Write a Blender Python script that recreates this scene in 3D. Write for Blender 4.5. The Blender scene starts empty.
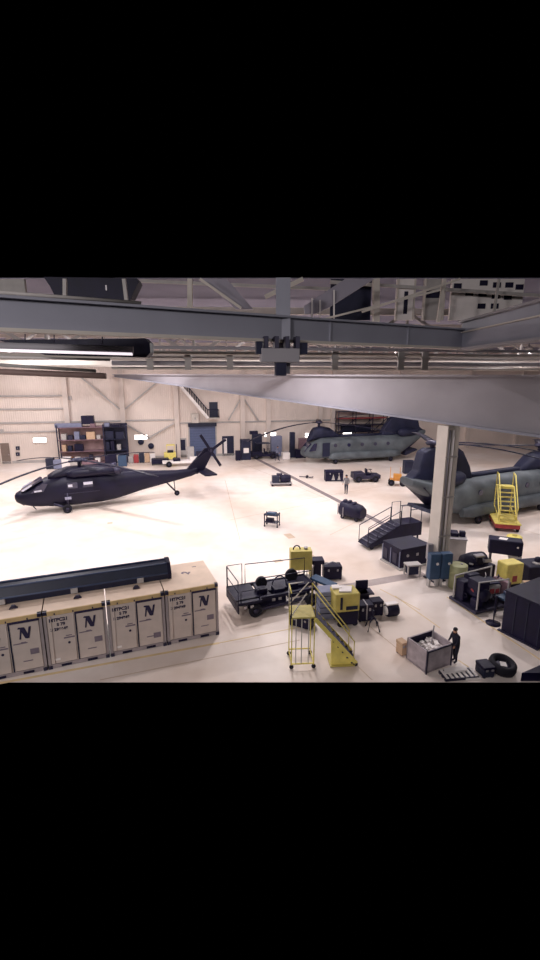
import bpy, bmesh, math, random
from mathutils import Vector, Matrix
random.seed(7)
SC = bpy.context.scene
COL = SC.collection
PI = math.pi
R = math.radians
# ------------------------------------------------------------------ camera
FPX = 460.0; PITCH = R(13); CH = 10.3
cd = bpy.data.cameras.new('camera'); cam = bpy.data.objects.new('camera', cd); COL.objects.link(cam)
cd.sensor_fit = 'VERTICAL'; cd.sensor_height = 24; cd.lens = FPX/960*24; cd.clip_end = 400; cd.clip_start = .05
cam.location = (0, 0, CH); cam.rotation_euler = (PI/2 - PITCH, 0, 0)
SC.camera = cam
SC.view_settings.view_transform = 'Standard'
SC.view_settings.look = 'None'
SC.view_settings.gamma = 1
SC.view_settings.exposure = 0.0
w = bpy.data.worlds.new('world'); SC.world = w; w.use_nodes = True
w.node_tree.nodes['Background'].inputs[0].default_value = (0, 0, 0, 1)
w.node_tree.nodes['Background'].inputs[1].default_value = 0

def ray(u, v):
    dx = (u-270)/FPX; dy = -(v-480)/FPX
    return dx, math.cos(PITCH)+dy*math.sin(PITCH), -math.sin(PITCH)+dy*math.cos(PITCH)
def G(u, v, z=0):
    X, Y, Z = ray(u, v); t = (z-CH)/Z
    return Vector((X*t, Y*t, z))
def AT(u, v, y):
    X, Y, Z = ray(u, v); t = y/Y
    return Vector((X*t, y, CH+Z*t))
A = R(21.5)
E1 = Vector((math.cos(A), math.sin(A), 0)); E2 = Vector((-math.sin(A), math.cos(A), 0))

# ------------------------------------------------------------------ materials
def s2l(c):
    return tuple(((x/255)/12.92 if x/255 <= .04045 else ((x/255+.055)/1.055)**2.4) for x in c)
def mat(name, rgb, rough=.6, metal=0, var=.12, scale=3.0, bump=0, emit=None, spec=.5):
    m = bpy.data.materials.new(name); m.use_nodes = True
    nt = m.node_tree; b = nt.nodes['Principled BSDF']
    c = s2l(rgb)
    tc = nt.nodes.new('ShaderNodeTexCoord')
    n = nt.nodes.new('ShaderNodeTexNoise'); n.inputs['Scale'].default_value = scale; n.inputs['Detail'].default_value = 6
    nt.links.new(tc.outputs['Object'], n.inputs['Vector'])
    r = nt.nodes.new('ShaderNodeValToRGB')
    r.color_ramp.elements[0].position = .3; r.color_ramp.elements[1].position = .7
    r.color_ramp.elements[0].color = tuple(max(0, x*(1-var)) for x in c)+(1,)
    r.color_ramp.elements[1].color = tuple(min(1, x*(1+var)) for x in c)+(1,)
    nt.links.new(n.outputs['Fac'], r.inputs['Fac']); nt.links.new(r.outputs['Color'], b.inputs['Base Color'])
    b.inputs['Roughness'].default_value = rough; b.inputs['Metallic'].default_value = metal
    b.inputs['Specular IOR Level'].default_value = spec
    if bump:
        bp = nt.nodes.new('ShaderNodeBump'); bp.inputs['Strength'].default_value = bump; bp.inputs['Distance'].default_value = .02
        nt.links.new(n.outputs['Fac'], bp.inputs['Height']); nt.links.new(bp.outputs['Normal'], b.inputs['Normal'])
    if emit:
        b.inputs['Emission Color'].default_value = s2l(emit[0])+(1,); b.inputs['Emission Strength'].default_value = emit[1]
    return m
M = {}
M['black'] = mat('black_paint', (19, 15, 46), .55, 0, .25, 2, spec=.3)
M['heli'] = mat('helicopter_black', (17, 14, 40), .5, 0, .2, 1.2, spec=.3)
M['helilight'] = mat('helicopter_marking', (150, 150, 175), .5)
M['chin'] = mat('olive_grey_paint', (92, 98, 104), .6, 0, .32, .9, spec=.3)
M['chindark'] = mat('dark_olive_paint', (36, 38, 62), .6, 0, .3, 1.1, spec=.3)
M['glass'] = mat('cockpit_glass', (40, 40, 70), .08, 0, .1, 2, spec=.8)
M['glass_reflection'] = mat('painted_reflection', (205, 205, 222), .1, 0, .1, 2, spec=.8)  # pale colour stands in for reflections on the dark glass
M['rubber'] = mat('rubber', (15, 12, 28), .85, 0, .2, 5)
M['metal'] = mat('grey_steel', (165, 160, 165), .4, .3, .1, 4)
M['dsteel'] = mat('dark_steel', (48, 45, 68), .45, .3, .15, 4)
M['wallc'] = mat('wall_cream', (226, 208, 196), .75, 0, .05, .4)
M['wallt'] = mat('wall_trim_cream', (216, 202, 194), .7, 0, .04, 1)
M['beam'] = mat('beam_grey', (158, 153, 160), .6, 0, .06, .6)
M['girder'] = mat('girder_grey', (152, 152, 166), .55, 0, .08, .7)
M['steelc'] = mat('steel_cream', (205, 196, 188), .6, 0, .06, 2)
M['ceilm'] = mat('brace_grey', (150, 144, 158), .6, 0, .06, 1)
M['ceil'] = mat('ceiling_grey', (128, 126, 146), .8, 0, .1, .5)
M['cont'] = mat('container_tan', (206, 190, 182), .6, 0, .06, 2.5)
M['controof'] = mat('container_roof', (226, 202, 182), .65, 0, .08, 1.6)
M['contlip'] = mat('container_lip', (206, 176, 128), .6, 0, .12, 4)
M['contframe'] = mat('container_frame', (160, 148, 150), .6, 0, .1, 3)
M['stencil'] = mat('stencil_black', (45, 38, 70), .7, 0, .1, 5)
M['stencilf'] = mat('faded_stencil', (125, 112, 125), .7, 0, .1, 5)
M['navy'] = mat('navy_cover', (24, 30, 56), .45, 0, .15, 2)
M['navyl'] = mat('navy_trim', (64, 76, 108), .45, 0, .1, 2)
M['yellow'] = mat('yellow_paint', (234, 216, 118), .5, 0, .12, 4)
M['mustard'] = mat('mustard_paint', (192, 176, 96), .55, 0, .12, 4)
M['olive'] = mat('olive_drum', (158, 158, 118), .55, 0, .12, 4)
M['blue'] = mat('steel_blue', (52, 76, 106), .5, 0, .12, 3)
M['door'] = mat('rollup_blue', (88, 98, 132), .55, 0, .08, 3)
M['bluegrey'] = mat('blue_grey', (120, 124, 150), .5, 0, .12, 3)
M['lgrey'] = mat('light_grey', (176, 170, 168), .6, 0, .1, 3)
M['white'] = mat('white_paint', (236, 228, 226), .6, 0, .05, 3)
M['cardb'] = mat('cardboard', (200, 168, 140), .8, 0, .1, 3)
M['red'] = mat('red_paint', (165, 60, 66), .5, 0, .15, 3)
M['orange'] = mat('orange_paint', (216, 150, 70), .5, 0, .12, 3)
M['purple'] = mat('shelf_brown', (128, 100, 110), .6, 0, .25, 3)
M['skin'] = mat('skin', (190, 140, 115), .6, 0, .05, 5)
M['uniform'] = mat('grey_uniform', (120, 116, 120), .8, 0, .2, 8)
M['cloth'] = mat('black_clothes', (28, 24, 44), .85, 0, .2, 5)
M['hair'] = mat('dark_hair', (26, 20, 32), .7, 0, .2, 9)
M['crate'] = mat('crate_grey', (172, 160, 166), .6, .1, .28, 3)
M['brown'] = mat('door_brown', (128, 112, 104), .6, 0, .1, 3)
M['lamp'] = mat('lamp_glow', (255, 250, 245), .5, emit=((255, 248, 240), 5.0))
M['tube'] = mat('tube_glow', (245, 238, 245), .5, emit=((245, 232, 240), 1.1))
M['rust'] = mat('brown_pipe', (150, 124, 118), .6, 0, .15, 2)

# ------------------------------------------------------------------ mesh builder
class MB:
    def __init__(s): s.bm = bmesh.new()
    def _f(s, vs, sm=False):
        try:
            f = s.bm.faces.new(vs); f.smooth = sm; return f
        except ValueError: return None
    def box(s, x0, x1, y0, y1, z0, z1, mx=None):
        c = [(x0,y0,z0),(x1,y0,z0),(x1,y1,z0),(x0,y1,z0),(x0,y0,z1),(x1,y0,z1),(x1,y1,z1),(x0,y1,z1)]
        v = [s.bm.verts.new((mx @ Vector(p)) if mx else p) for p in c]
        for q in ((0,3,2,1),(4,5,6,7),(0,1,5,4),(1,2,6,5),(2,3,7,6),(3,0,4,7)): s._f([v[i] for i in q])
        return s
    def bar(s, p, q, w, h=None, up=(0,0,1)):
        h = h or w
        p = Vector(p); q = Vector(q); d = (q-p); L = d.length; d.normalize()
        up = Vector(up)
        if abs(d.dot(up)) > .98: up = Vector((0,1,0))
        a = d.cross(up).normalized(); b = a.cross(d).normalized()
        mx = Matrix(((a.x,d.x,b.x,p.x),(a.y,d.y,b.y,p.y),(a.z,d.z,b.z,p.z),(0,0,0,1)))
        return s.box(-w/2, w/2, 0, L, -h/2, h/2, mx)
    def tube(s, pts, r, n=8, cap=True):
        pts = [Vector(p) for p in pts]; rings = []
        rr = r if isinstance(r, (list, tuple)) else [r]*len(pts)
        for i, p in enumerate(pts):
            d = (pts[min(i+1, len(pts)-1)]-pts[max(i-1, 0)]).normalized()
            up = Vector((0,0,1)) if abs(d.z) < .95 else Vector((0,1,0))
            a = d.cross(up).normalized(); b = a.cross(d).normalized()
            rings.append([p+a*math.cos(2*PI*k/n)*rr[i]+b*math.sin(2*PI*k/n)*rr[i] for k in range(n)])
        return s.rings(rings, cap)
    def cyl(s, p, q, r, r2=None, n=16): return s.tube([p, q], [r, r if r2 is None else r2], n)
    def rings(s, rings, cap=True, sm=True):
        vs = [[s.bm.verts.new(p) for p in rg] for rg in rings]; n = len(vs[0])
        for a, b in zip(vs, vs[1:]):
            for k in range(n): s._f([a[k], a[(k+1) % n], b[(k+1) % n], b[k]], sm)
        if cap:
            s._f(list(reversed(vs[0]))); s._f(vs[-1])
        return s
    def loft(s, secs, n=20, e=2.6):
        """sections along x: (x, zbottom, ztop, halfwidth[, ycentre])"""
        rg = []
        for q in secs:
            x, z0, z1, hw = q[:4]; yc = q[4] if len(q) > 4 else 0
            zc = (z0+z1)/2; hh = (z1-z0)/2; pts = []
            for k in range(n):
                t = 2*PI*k/n; c, t2 = math.cos(t), math.sin(t)
                pts.append(Vector((x, yc+hw*math.copysign(abs(c)**(2/e), c), zc+hh*math.copysign(abs(t2)**(2/e), t2))))
            rg.append(pts)
        return s.rings(rg)
    def lathe(s, prof, c=(0,0,0), n=20, axis='z'):
        rg = []
        for r, z in prof:
            ring = []
            for k in range(n):
                a = 2*PI*k/n; x, y = max(r, .0005)*math.cos(a), max(r, .0005)*math.sin(a)
                p = (x, y, z) if axis == 'z' else ((x, z, y) if axis == 'y' else (z, x, y))
                ring.append(Vector(p)+Vector(c))
            rg.append(ring)
        return s.rings(rg)
    def prism(s, pts, a, b, axis='y'):
        def P(p, t):
            return (p[0], t, p[1]) if axis == 'y' else ((t, p[0], p[1]) if axis == 'x' else (p[0], p[1], t))
        v0 = [s.bm.verts.new(P(p, a)) for p in pts]; v1 = [s.bm.verts.new(P(p, b)) for p in pts]
        n = len(pts)
        s._f(v0); s._f(list(reversed(v1)))
        for k in range(n): s._f([v0[k], v1[k], v1[(k+1) % n], v0[(k+1) % n]])
        return s
    def ell(s, c, r, n=14):
        prof = []
        rg = []
        for i in range(9):
            t = -PI/2+PI*i/8; rr = max(math.cos(t), .01)
            rg.append([Vector((c[0]+r[0]*rr*math.cos(2*PI*k/n), c[1]+r[1]*rr*math.sin(2*PI*k/n), c[2]+r[2]*math.sin(t))) for k in range(n)])
        return s.rings(rg)
    def build(s, name, m, parent=None, bevel=0, loc=None, rz=0):
        bmesh.ops.recalc_face_normals(s.bm, faces=s.bm.faces[:])
        me = bpy.data.meshes.new(name); s.bm.to_mesh(me); s.bm.free()
        me.materials.append(M[m] if isinstance(m, str) else m)
        o = bpy.data.objects.new(name, me); COL.objects.link(o)
        if parent: o.parent = parent
        if loc is not None: o.location = loc
        if rz: o.rotation_euler.z = rz
        if bevel:
            b = o.modifiers.new('bevel', 'BEVEL'); b.width = bevel; b.segments = 2; b.limit_method = 'ANGLE'
        return o
def tag(o, label, cat, group=None, kind=None):
    o['label'] = label; o['category'] = cat
    if group: o['group'] = group
    if kind: o['kind'] = kind
    return o
def thing(name, label, cat, loc, rz=0, group=None):
    o = bpy.data.objects.new(name, None); COL.objects.link(o); o.empty_display_size = .3
    o.location = loc; o.rotation_euler = (0, 0, rz)
    return tag(o, label, cat, group)
def struct(o): o['kind'] = 'structure'; return o
def copy_tree(o, parent=None):
    c = o.copy(); COL.objects.link(c); c.parent = parent
    for ch in [k for k in bpy.data.objects if k.parent == o]: copy_tree(ch, c)
    return c
def dup(o, loc, rz, label, group=None):
    c = copy_tree(o); c.location = loc; c.rotation_euler = (0, 0, rz); c['label'] = label
    if group: c['group'] = group
    return c
def text(txt, size, name, m, parent, loc, rot, shear=0):
    cu = bpy.data.curves.new(name, 'FONT'); cu.body = txt; cu.size = size; cu.extrude = .004; cu.shear = shear; cu.offset = size*.045
    t = bpy.data.objects.new(name, cu); COL.objects.link(t)
    dg = bpy.context.evaluated_depsgraph_get(); me = bpy.data.meshes.new_from_object(t.evaluated_get(dg))
    bpy.data.objects.remove(t); me.materials.clear(); me.materials.append(M[m])
    o = bpy.data.objects.new(name, me); COL.objects.link(o); o.parent = parent; o.location = loc; o.rotation_euler = rot
    return o
def wheel(name, c, r, wd, parent, n=18, m='rubber'):
    """wheel whose axle runs along local y"""
    h = wd/2
    o = MB().lathe([(0,-h*.6),(r*.5,-h*.7),(r*.55,-h),(r*.9,-h),(r,-h*.6),(r,h*.6),(r*.9,h),(r*.55,h),(r*.5,h*.7),(0,h*.6)], n=n, axis='y').build(name, m, parent, loc=c)
    MB().lathe([(0,-h*1.02),(r*.36,-h*1.02),(r*.4,-h*.8),(r*.4,h*.8),(r*.36,h*1.02),(0,h*1.02)], n=12, axis='y').build('hub', 'dsteel', o)
    return o

# ------------------------------------------------------------------ the shell
YF = 13.81                       # nearest floor the photograph shows
WA = R(12); W0 = Vector((-8.9, 57.9, 0)); WD = Vector((math.cos(WA), math.sin(WA), 0)); WN = Vector((-math.sin(WA), math.cos(WA), 0))
def wallpt(u, v, off=0):
    """point on the back wall (off metres in front of it) seen at u, v: (s along wall, z)"""
    X, Y, Z = ray(u, v); o = W0-WN*off
    # camera ray t*(X,Y) ; (t*X-o.x, t*Y-o.y).WN = 0
    t = (o.x*WN.x+o.y*WN.y)/(X*WN.x+Y*WN.y)
    p = Vector((t*X, t*Y, 0))
    return (p-o).dot(WD), CH+Z*t
ZC = 13.5
def floor_material():
    m = bpy.data.materials.new('sealed_concrete'); m.use_nodes = True; nt = m.node_tree; b = nt.nodes['Principled BSDF']
    tc = nt.nodes.new('ShaderNodeTexCoord')
    n1 = nt.nodes.new('ShaderNodeTexNoise'); n1.inputs['Scale'].default_value = .16; n1.inputs['Detail'].default_value = 5
    n2 = nt.nodes.new('ShaderNodeTexNoise'); n2.inputs['Scale'].default_value = 1.1; n2.inputs['Detail'].default_value = 8
    for n in (n1, n2): nt.links.new(tc.outputs['Object'], n.inputs['Vector'])
    r1 = nt.nodes.new('ShaderNodeValToRGB'); r1.color_ramp.elements[0].position = .35; r1.color_ramp.elements[1].position = .62
    r1.color_ramp.elements[0].color = s2l((224, 205, 192))+(1,); r1.color_ramp.elements[1].color = s2l((236, 224, 218))+(1,)
    r2 = nt.nodes.new('ShaderNodeValToRGB'); r2.color_ramp.elements[0].position = .3; r2.color_ramp.elements[1].position = .6
    r2.color_ramp.elements[0].color = (.86, .83, .80, 1); r2.color_ramp.elements[1].color = (1, 1, 1, 1)
    mx = nt.nodes.new('ShaderNodeMix'); mx.data_type = 'RGBA'; mx.blend_type = 'MULTIPLY'; mx.inputs[0].default_value = .55
    nt.links.new(n1.outputs['Fac'], r1.inputs['Fac']); nt.links.new(n2.outputs['Fac'], r2.inputs['Fac'])
    nt.links.new(r1.outputs['Color'], mx.inputs[6]); nt.links.new(r2.outputs['Color'], mx.inputs[7])
    nt.links.new(mx.outputs[2], b.inputs['Base Color'])
    b.inputs['Roughness'].default_value = .38; b.inputs['Specular IOR Level'].default_value = .35
    return m
M['floor'] = floor_material()
M['joint'] = mat('floor_joint', (196, 172, 150), .6, 0, .1, 3)
M['yline'] = mat('worn_yellow_line', (222, 196, 150), .6, 0, .12, 2)
M['trench'] = mat('trench_grate', (128, 116, 118), .7, 0, .2, 3)
M['strip'] = mat('grey_strip', (172, 158, 156), .7, 0, .12, 2)
def wall_line(s): p = W0+WD*s; return (p.x, p.y)
fl = MB(); a, b = wall_line(-44), wall_line(66)
fl.prism([(-60, YF), (70, YF), b, a], -.015, 0, 'z'); struct(fl.build('floor', 'floor'))
cl = MB(); cl.prism([(-50, 17.0), (70, 17.0), b, a], ZC, ZC+.02, 'z'); struct(cl.build('ceiling', 'ceil'))
def wall_mat():
    m = mat('wall_panels', (226, 211, 202), .75, 0, .05, .5); nt = m.node_tree
    wv = nt.nodes.new('ShaderNodeTexWave'); wv.inputs['Scale'].default_value = 1.3; wv.bands_direction = 'X'
    tc = nt.nodes.new('ShaderNodeTexCoord'); nt.links.new(tc.outputs['Object'], wv.inputs['Vector'])
    bp = nt.nodes.new('ShaderNodeBump'); bp.inputs['Strength'].default_value = .35; bp.inputs['Distance'].default_value = .04
    nt.links.new(wv.outputs['Fac'], bp.inputs['Height']); nt.links.new(bp.outputs['Normal'], nt.nodes['Principled BSDF'].inputs['Normal'])
    return m
M['wallp'] = wall_mat()
M['rackback'] = mat('rack_backing', (168, 138, 138), .8, 0, .2, 1.5)
wb = MB().box(-44, 66, 0, .3, 0, ZC).build('wall_back', 'wallp', loc=W0, rz=WA); struct(wb)
tn = [0]
def trim(bm, m='wallt', loc=None, rz=0):
    tn[0] += 1; return struct(bm.build('trim_%d' % tn[0], m, loc=loc, rz=rz))
for u in (-10, 66, 122, 176, 242, 268, 320, 333, 400, 470, 520):       # wall columns
    s, z = wallpt(u, 400)
    trim(MB().box(s-.28, s+.28, -.42, 0, 0, 13.4), loc=W0, rz=WA)
for v, u0, u1 in ((396, -10, 64), (409, -10, 64), (421.5, -10, 176), (421.5, 180, 330), (432, -10, 58)):
    s0, z = wallpt(u0, v); s1, _ = wallpt(u1, v)
    z = wallpt((u0+u1)/2, v)[1]
    trim(MB().box(s0, s1, -.14, 0, z-.09, z+.09), 'lgrey', loc=W0, rz=WA)
for (ua, va, ub, vb) in ((80, 376, 120, 409), (162, 378, 125, 409), (124, 423, 150, 438), (174, 423, 148, 438), (242, 396, 228, 420), (242, 396, 258, 420)):
    sa, za = wallpt(ua, va); sb, zb = wallpt(ub, vb)
    trim(MB().bar((sa, -.3, za), (sb, -.3, zb), .16), 'lgrey', loc=W0, rz=WA)
s0, _ = wallpt(-20, 460); s1, _ = wallpt(330, 450)
struct(MB().box(s0, s1, -.06, 0, 0, .3).build('baseboard_back', 'lgrey', loc=W0, rz=WA))

# floor drain trench, inlaid strips, joints and lines
def ground_line(p, q, wd, m, h=.004, z=0):
    p = Vector((p[0], p[1], z)); q = Vector((q[0], q[1], z)); d = (q-p).normalized(); n = Vector((-d.y, d.x, 0))*wd/2
    bm = MB(); bm.prism([(p+n)[:2], (q+n)[:2], (q-n)[:2], (p-n)[:2]], z+.001, z+.001+h, 'z'); return trim(bm, m)
ground_line(G(252, 456.5)[:2], G(420, 543)[:2], .5, 'trench')
ground_line(G(318, 592)[:2], G(424, 573.5)[:2], .62, 'strip')
ground_line(G(-40, 690.5)[:2], G(219, 643)[:2], .12, 'yline')
ground_line(G(219, 643)[:2], G(300, 627)[:2], .05, 'yline')
ground_line(G(380, 589)[:2], G(420, 610)[:2], .05, 'yline')
ground_line(G(447, 597)[:2], G(545, 663)[:2], .07, 'yline')
ground_line(G(395, 596)[:2], G(440, 628)[:2], .05, 'yline')
ground_line(G(458, 660)[:2], G(470, 668)[:2], .05, 'yline')
for (a_, b_) in (((300, 500), (420, 480)), ((215, 452), (330, 500)), ((230, 520), (330, 500)), ((330, 640), (372, 680)), ((225, 480), (240, 540)), ((360, 520), (330, 535)), ((500, 470), (540, 490)), ((430, 500), (540, 535)), ((362, 620), (405, 655)), ((100, 680), (300, 640))):
    ground_line(G(*a_)[:2], G(*b_)[:2], .035, 'joint', .003)
for (u, v, wx, wy) in ((289.5, 536, .5, .85), (278, 561, .5, .35), (310, 556.5, .55, .3), (476, 508, .9, .5), (110, 523, .35, .35)):
    p = G(u, v); trim(MB().box(-wx/2, wx/2, -wy/2, wy/2, .001, .006), 'joint', loc=p, rz=A)

# ------------------------------------------------------------------ roof steel
def fly(u, v, y): return AT(u, v, y)
# the big plate girder on the column, running towards the back wall
BP = Vector((8.55, 22.0, 0)); wE = wallpt(116, 400, .45); wEp = W0-WN*.45+WD*wE[0]
BA = math.atan2(wEp.y-BP.y, wEp.x-BP.x); BD = Vector((math.cos(BA), math.sin(BA), 0)); t0 = -7.0
BN = Vector((-BD.y, BD.x, 0))
t1 = (wEp-BP).length-.3; zn, zf = AT(440, 422, 21.8).z, 10.02
g = thing('plate_girder', 'deep pale grey plate girder resting on the steel column and receding to the back wall', 'girder', BP, BA)
zz = lambda t: zn+(zf-zn)*t/t1
MB().prism([(t0, zz(t0)), (t1, zz(t1)), (t1, 10.17), (t0, 10.17)], -.09, .09).build('web', 'beam', g)
MB().prism([(t0, zz(t0)-.12), (t1, zz(t1)-.05), (t1, zz(t1)), (t0, zz(t0))], -.32, .32).build('bottom_flange', 'girder', g)
MB().box(t0, t1, -.32, .32, 10.16, 10.26).build('top_flange', 'beam', g)
# column
c = thing('steel_column', 'tall cream steel column standing beside the blue cabinets', 'column', BP, A)
MB().box(-.36, -.28, -.36, .36, .04, 7.9).box(.28, .36, -.36, .36, .04, 7.9).box(-.28, .28, -.04, .04, .04, 7.9).build('shaft', 'steelc', c)
MB().cyl((-.13, -.2, .1), (-.13, -.2, 7.7), .09).build('pipe', 'beam', c)
MB().cyl((.14, -.2, .1), (.14, -.2, 7.7), .06).build('pipe', 'white', c)
MB().box(-.45, .45, -.45, .45, 0, .04).build('base_plate', 'dsteel', c)
for z in (2.4, 4.4, 6.4): MB().box(-.37, .37, -.38, -.33, z, z+.07).build('bracket', 'lgrey', c)

# main girder over the camera, heading 30 degrees
GA = R(30); GP = Vector((0, 12.0, 0))
def gl(u, v):      # on the vertical plane of the main girder: (s, z)
    X, Y, Z = ray(u, v); n = Vector((-math.sin(GA), math.cos(GA), 0)); t = GP.dot(n)/(X*n.x+Y*n.y)
    return (Vector((t*X, t*Y, 0))-GP).dot(Vector((math.cos(GA), math.sin(GA), 0))), CH+Z*t
sA, _ = gl(-25, 330); sB, _ = gl(480, 345)
zb = gl(270, 341)[1]; zt_ = gl(270, 317)[1]
g = thing('roof_girder', 'broad blue grey roof girder crossing the top of the hangar from left to right', 'girder', GP, GA)
MB().box(sA, sB, 0, .1, zb+.04, zt_).build('web', 'girder', g)
MB().box(sA, sB, -.14, .24, zb-.03, zb+.04).build('bottom_flange', 'steelc', g)
MB().box(sA, sB, -.14, .24, zt_, zt_+.05).build('top_flange', 'girder', g)
MB().tube([(sA, -.09, zt_+.09), (gl(140, 305)[0], -.09, zt_+.09)], .035).build('pipe', 'lgrey', g)
for u in (330, 408):
    MB().box(gl(u, 330)[0]-.02, gl(u, 330)[0]+.02, -.04, 0, zb+.04, zt_).build('stiffener', 'girder', g)
# side beam running away from the camera at the right
o = thing('side_beam', 'grey beam coming in over the right edge to meet the broad roof girder', 'beam', (0, 0, 0))
def L(u, v, x):    # point at lateral distance x seen at u,v
    X, Y, Z = ray(u, v); t = x/X; return Vector((x, t*Y, CH+Z*t))
pa, pb = L(462, 322, 6.25), L(572, 296, 6.25)
qa, qb = L(462, 348, 6.25), L(572, 338.5, 6.25)
bm = MB(); z0 = (qa.z+qb.z)/2; z1 = (pa.z+pb.z)/2
bm.box(6.25, 6.37, pb.y, pa.y, z0+.05, z1); bm.build('web', 'girder', o)
MB().box(6.12, 6.5, pb.y, pa.y, z0-.02, z0+.05).build('bottom_flange', 'beam', o)
MB().box(6.12, 6.5, pb.y, pa.y, z1, z1+.06).build('top_flange', 'beam', o)
MB().box(6.17, 6.25, pb.y, pa.y, z0+(z1-z0)*.62, z0+(z1-z0)*.66).build('ledge', 'steelc', o)
# members above the girder
def member(u0, v0, u1, v1, y, wd, name, label, cat, m='girder', dp=None):
    p, q = AT(u0, v0, y), AT(u1, v1, y)
    b_ = MB().bar(p, q, dp or wd, wd)
    o = b_.build(name, m); return tag(o, label, cat)
member(283, 374, 283, 279, 12.35, .36, 'hanger_post', 'grey vertical hanger post passing behind the centre of the roof girder', 'post', 'girder')
def plate(pts, y, name, label, cat, m, d=.2):
    q = [AT(u, v, y) for u, v in pts]
    return tag(MB().prism([(a_.x, a_.z) for a_ in q], y, y+d).build(name, m), label, cat)
plate(((203, 279), (227, 279), (253, 309), (236, 309)), 14.5, 'diagonal_brace', 'wide grey diagonal brace left of the hanger post', 'brace', 'ceilm')
member(241, 308, 200, 279, 14.1, .07, 'brace_angle', 'thin pale angle along the wide brace left of the hanger post', 'brace', 'steelc')
plate(((305, 314), (304, 306), (345, 279), (374, 279), (328, 308), (314, 314)), 14.5, 'diagonal_brace', 'wide grey diagonal brace right of the hanger post', 'brace', 'ceilm')
member(265, 297, 303, 279, 15.5, .12, 'diagonal_brace', 'short pale diagonal brace crossing behind the hanger post', 'brace', 'steelc')
member(190, 308, 190, 279, 14.5, .14, 'roof_strut', 'thin pale vertical strut left of the wide diagonal braces', 'strut', 'steelc')
member(65, 300, 65, 279, 13.0, .09, 'roof_strut', 'thin grey strut in front of the left part of the black duct', 'strut', 'lgrey')
member(127, 304, 124, 279, 13.0, .09, 'roof_strut', 'thin grey strut in front of the right end of the black duct', 'strut', 'lgrey')
member(376, 322, 376, 279, 16, .2, 'roof_strut', 'pale strut standing left of the white framed hatch', 'strut', 'steelc')
member(320, 320, 440, 290, 14.2, .05, 'guard_rail', 'long thin pale rail sloping up to the right above the girder', 'rail', 'steelc')
member(362, 312, 460, 279, 15.3, .06, 'guard_rail', 'thin pale rail sloping up across the white framed hatch', 'rail', 'steelc')
member(438, 322, 444, 279, 15.6, .1, 'roof_strut', 'pale strut between the grey panel and the cream slotted panel', 'strut', 'steelc')
member(494, 312, 499, 279, 15.6, .07, 'roof_strut', 'thin strut in front of the cream slotted panel', 'strut', 'lgrey')
member(330, 282, 560, 297, 16.4, .1, 'roof_purlin', 'grey purlin running behind the braces at upper right', 'purlin', 'lgrey')
member(140, 281, 330, 289, 16.4, .1, 'roof_purlin', 'pale purlin running behind the braces at upper left', 'purlin', 'lgrey')
for k, (u, vt) in enumerate(((312, 298), (320, 300), (334, 290))):
    member(u, 320, u, vt, 14.4, .04, 'rail_post', ('thin white rail post nearest the right diagonal brace', 'thin white rail post, middle of three above the girder', 'thin white rail post farthest right of three above the girder')[k], 'post', 'white')
# black duct
p = AT(92, 291, 15.2)
d = thing('air_duct', 'black flared duct hanging above the roof girder at upper left', 'duct', (p.x, p.y, 0), R(4))
zt2 = AT(92, 279.5, 15.2).z; zl = AT(92, 304, 15.2).z
MB().prism([(-1.3, zt2), (1.45, zt2), (1.5, zt2-.1), (1.15, zl), (-.95, zl), (-1.15, zt2-.25)], -.3, .3).build('duct_body', 'black', d)
MB().box(.5, .54, -.33, -.3, zl+.35, zl+.5).build('latch', 'metal', d)
# white framed hatch, grey panel, slotted cream panel
def panel(u0, v0, u1, v1, y, name, label, m, cells=(), frame=None):
    p, q = AT(u0, v1, y), AT(u1, v0, y)
    t = thing(name, label, 'panel', (p.x, y, p.z))
    W, H = q.x-p.x, q.z-p.z
    MB().box(0, W, 0, .12, 0, H).build('panel_face', m, t)
    for (a0, b0, a1, b1) in cells:
        MB().box(W*a0, W*a1, -.03, 0, H*(1-b1), H*(1-b0)).build('opening', 'black', t)
    if frame:
        MB().box(0, W*.08, -.06, 0, 0, H).box(W*.92, W, -.06, 0, 0, H).build('frame', frame, t)
    return t
panel(395, 279, 416, 320, 16.5, 'wall_hatch', 'white framed hatch with a tall dark slot above the girder', 'white', ((.42, .3, .62, .85),), 'steelc')
panel(422, 279, 446, 320, 16.7, 'wall_hatch', 'cream panel with a wide dark slot beside the slotted panel', 'lgrey', ((.05, .28, .95, .46),), 'steelc')
cells = []
for (cu, cv) in ((455, 286), (468, 293), (482, 283), (482, 294), (482, 306), (496, 285), (496, 296), (496, 306), (509, 285), (509, 297), (520, 287)):
    cells.append(((cu-4-449)/76, (cv-2.6-279)/41, (cu+4-449)/76, (cv+2.6-279)/41))
panel(449, 279, 525, 320, 16.9, 'slotted_panel', 'large cream panel with rows of small black openings at upper right', 'white', cells)
panel(330, 279, 372, 320, 16.92, 'roof_panel', 'dark blue grey panel behind the right diagonal brace', 'chindark', ())
panel(0, 279, 24, 302, 16.6, 'roof_panel', 'tan panel at the upper left corner above the girder', 'lgrey', ())
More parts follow.
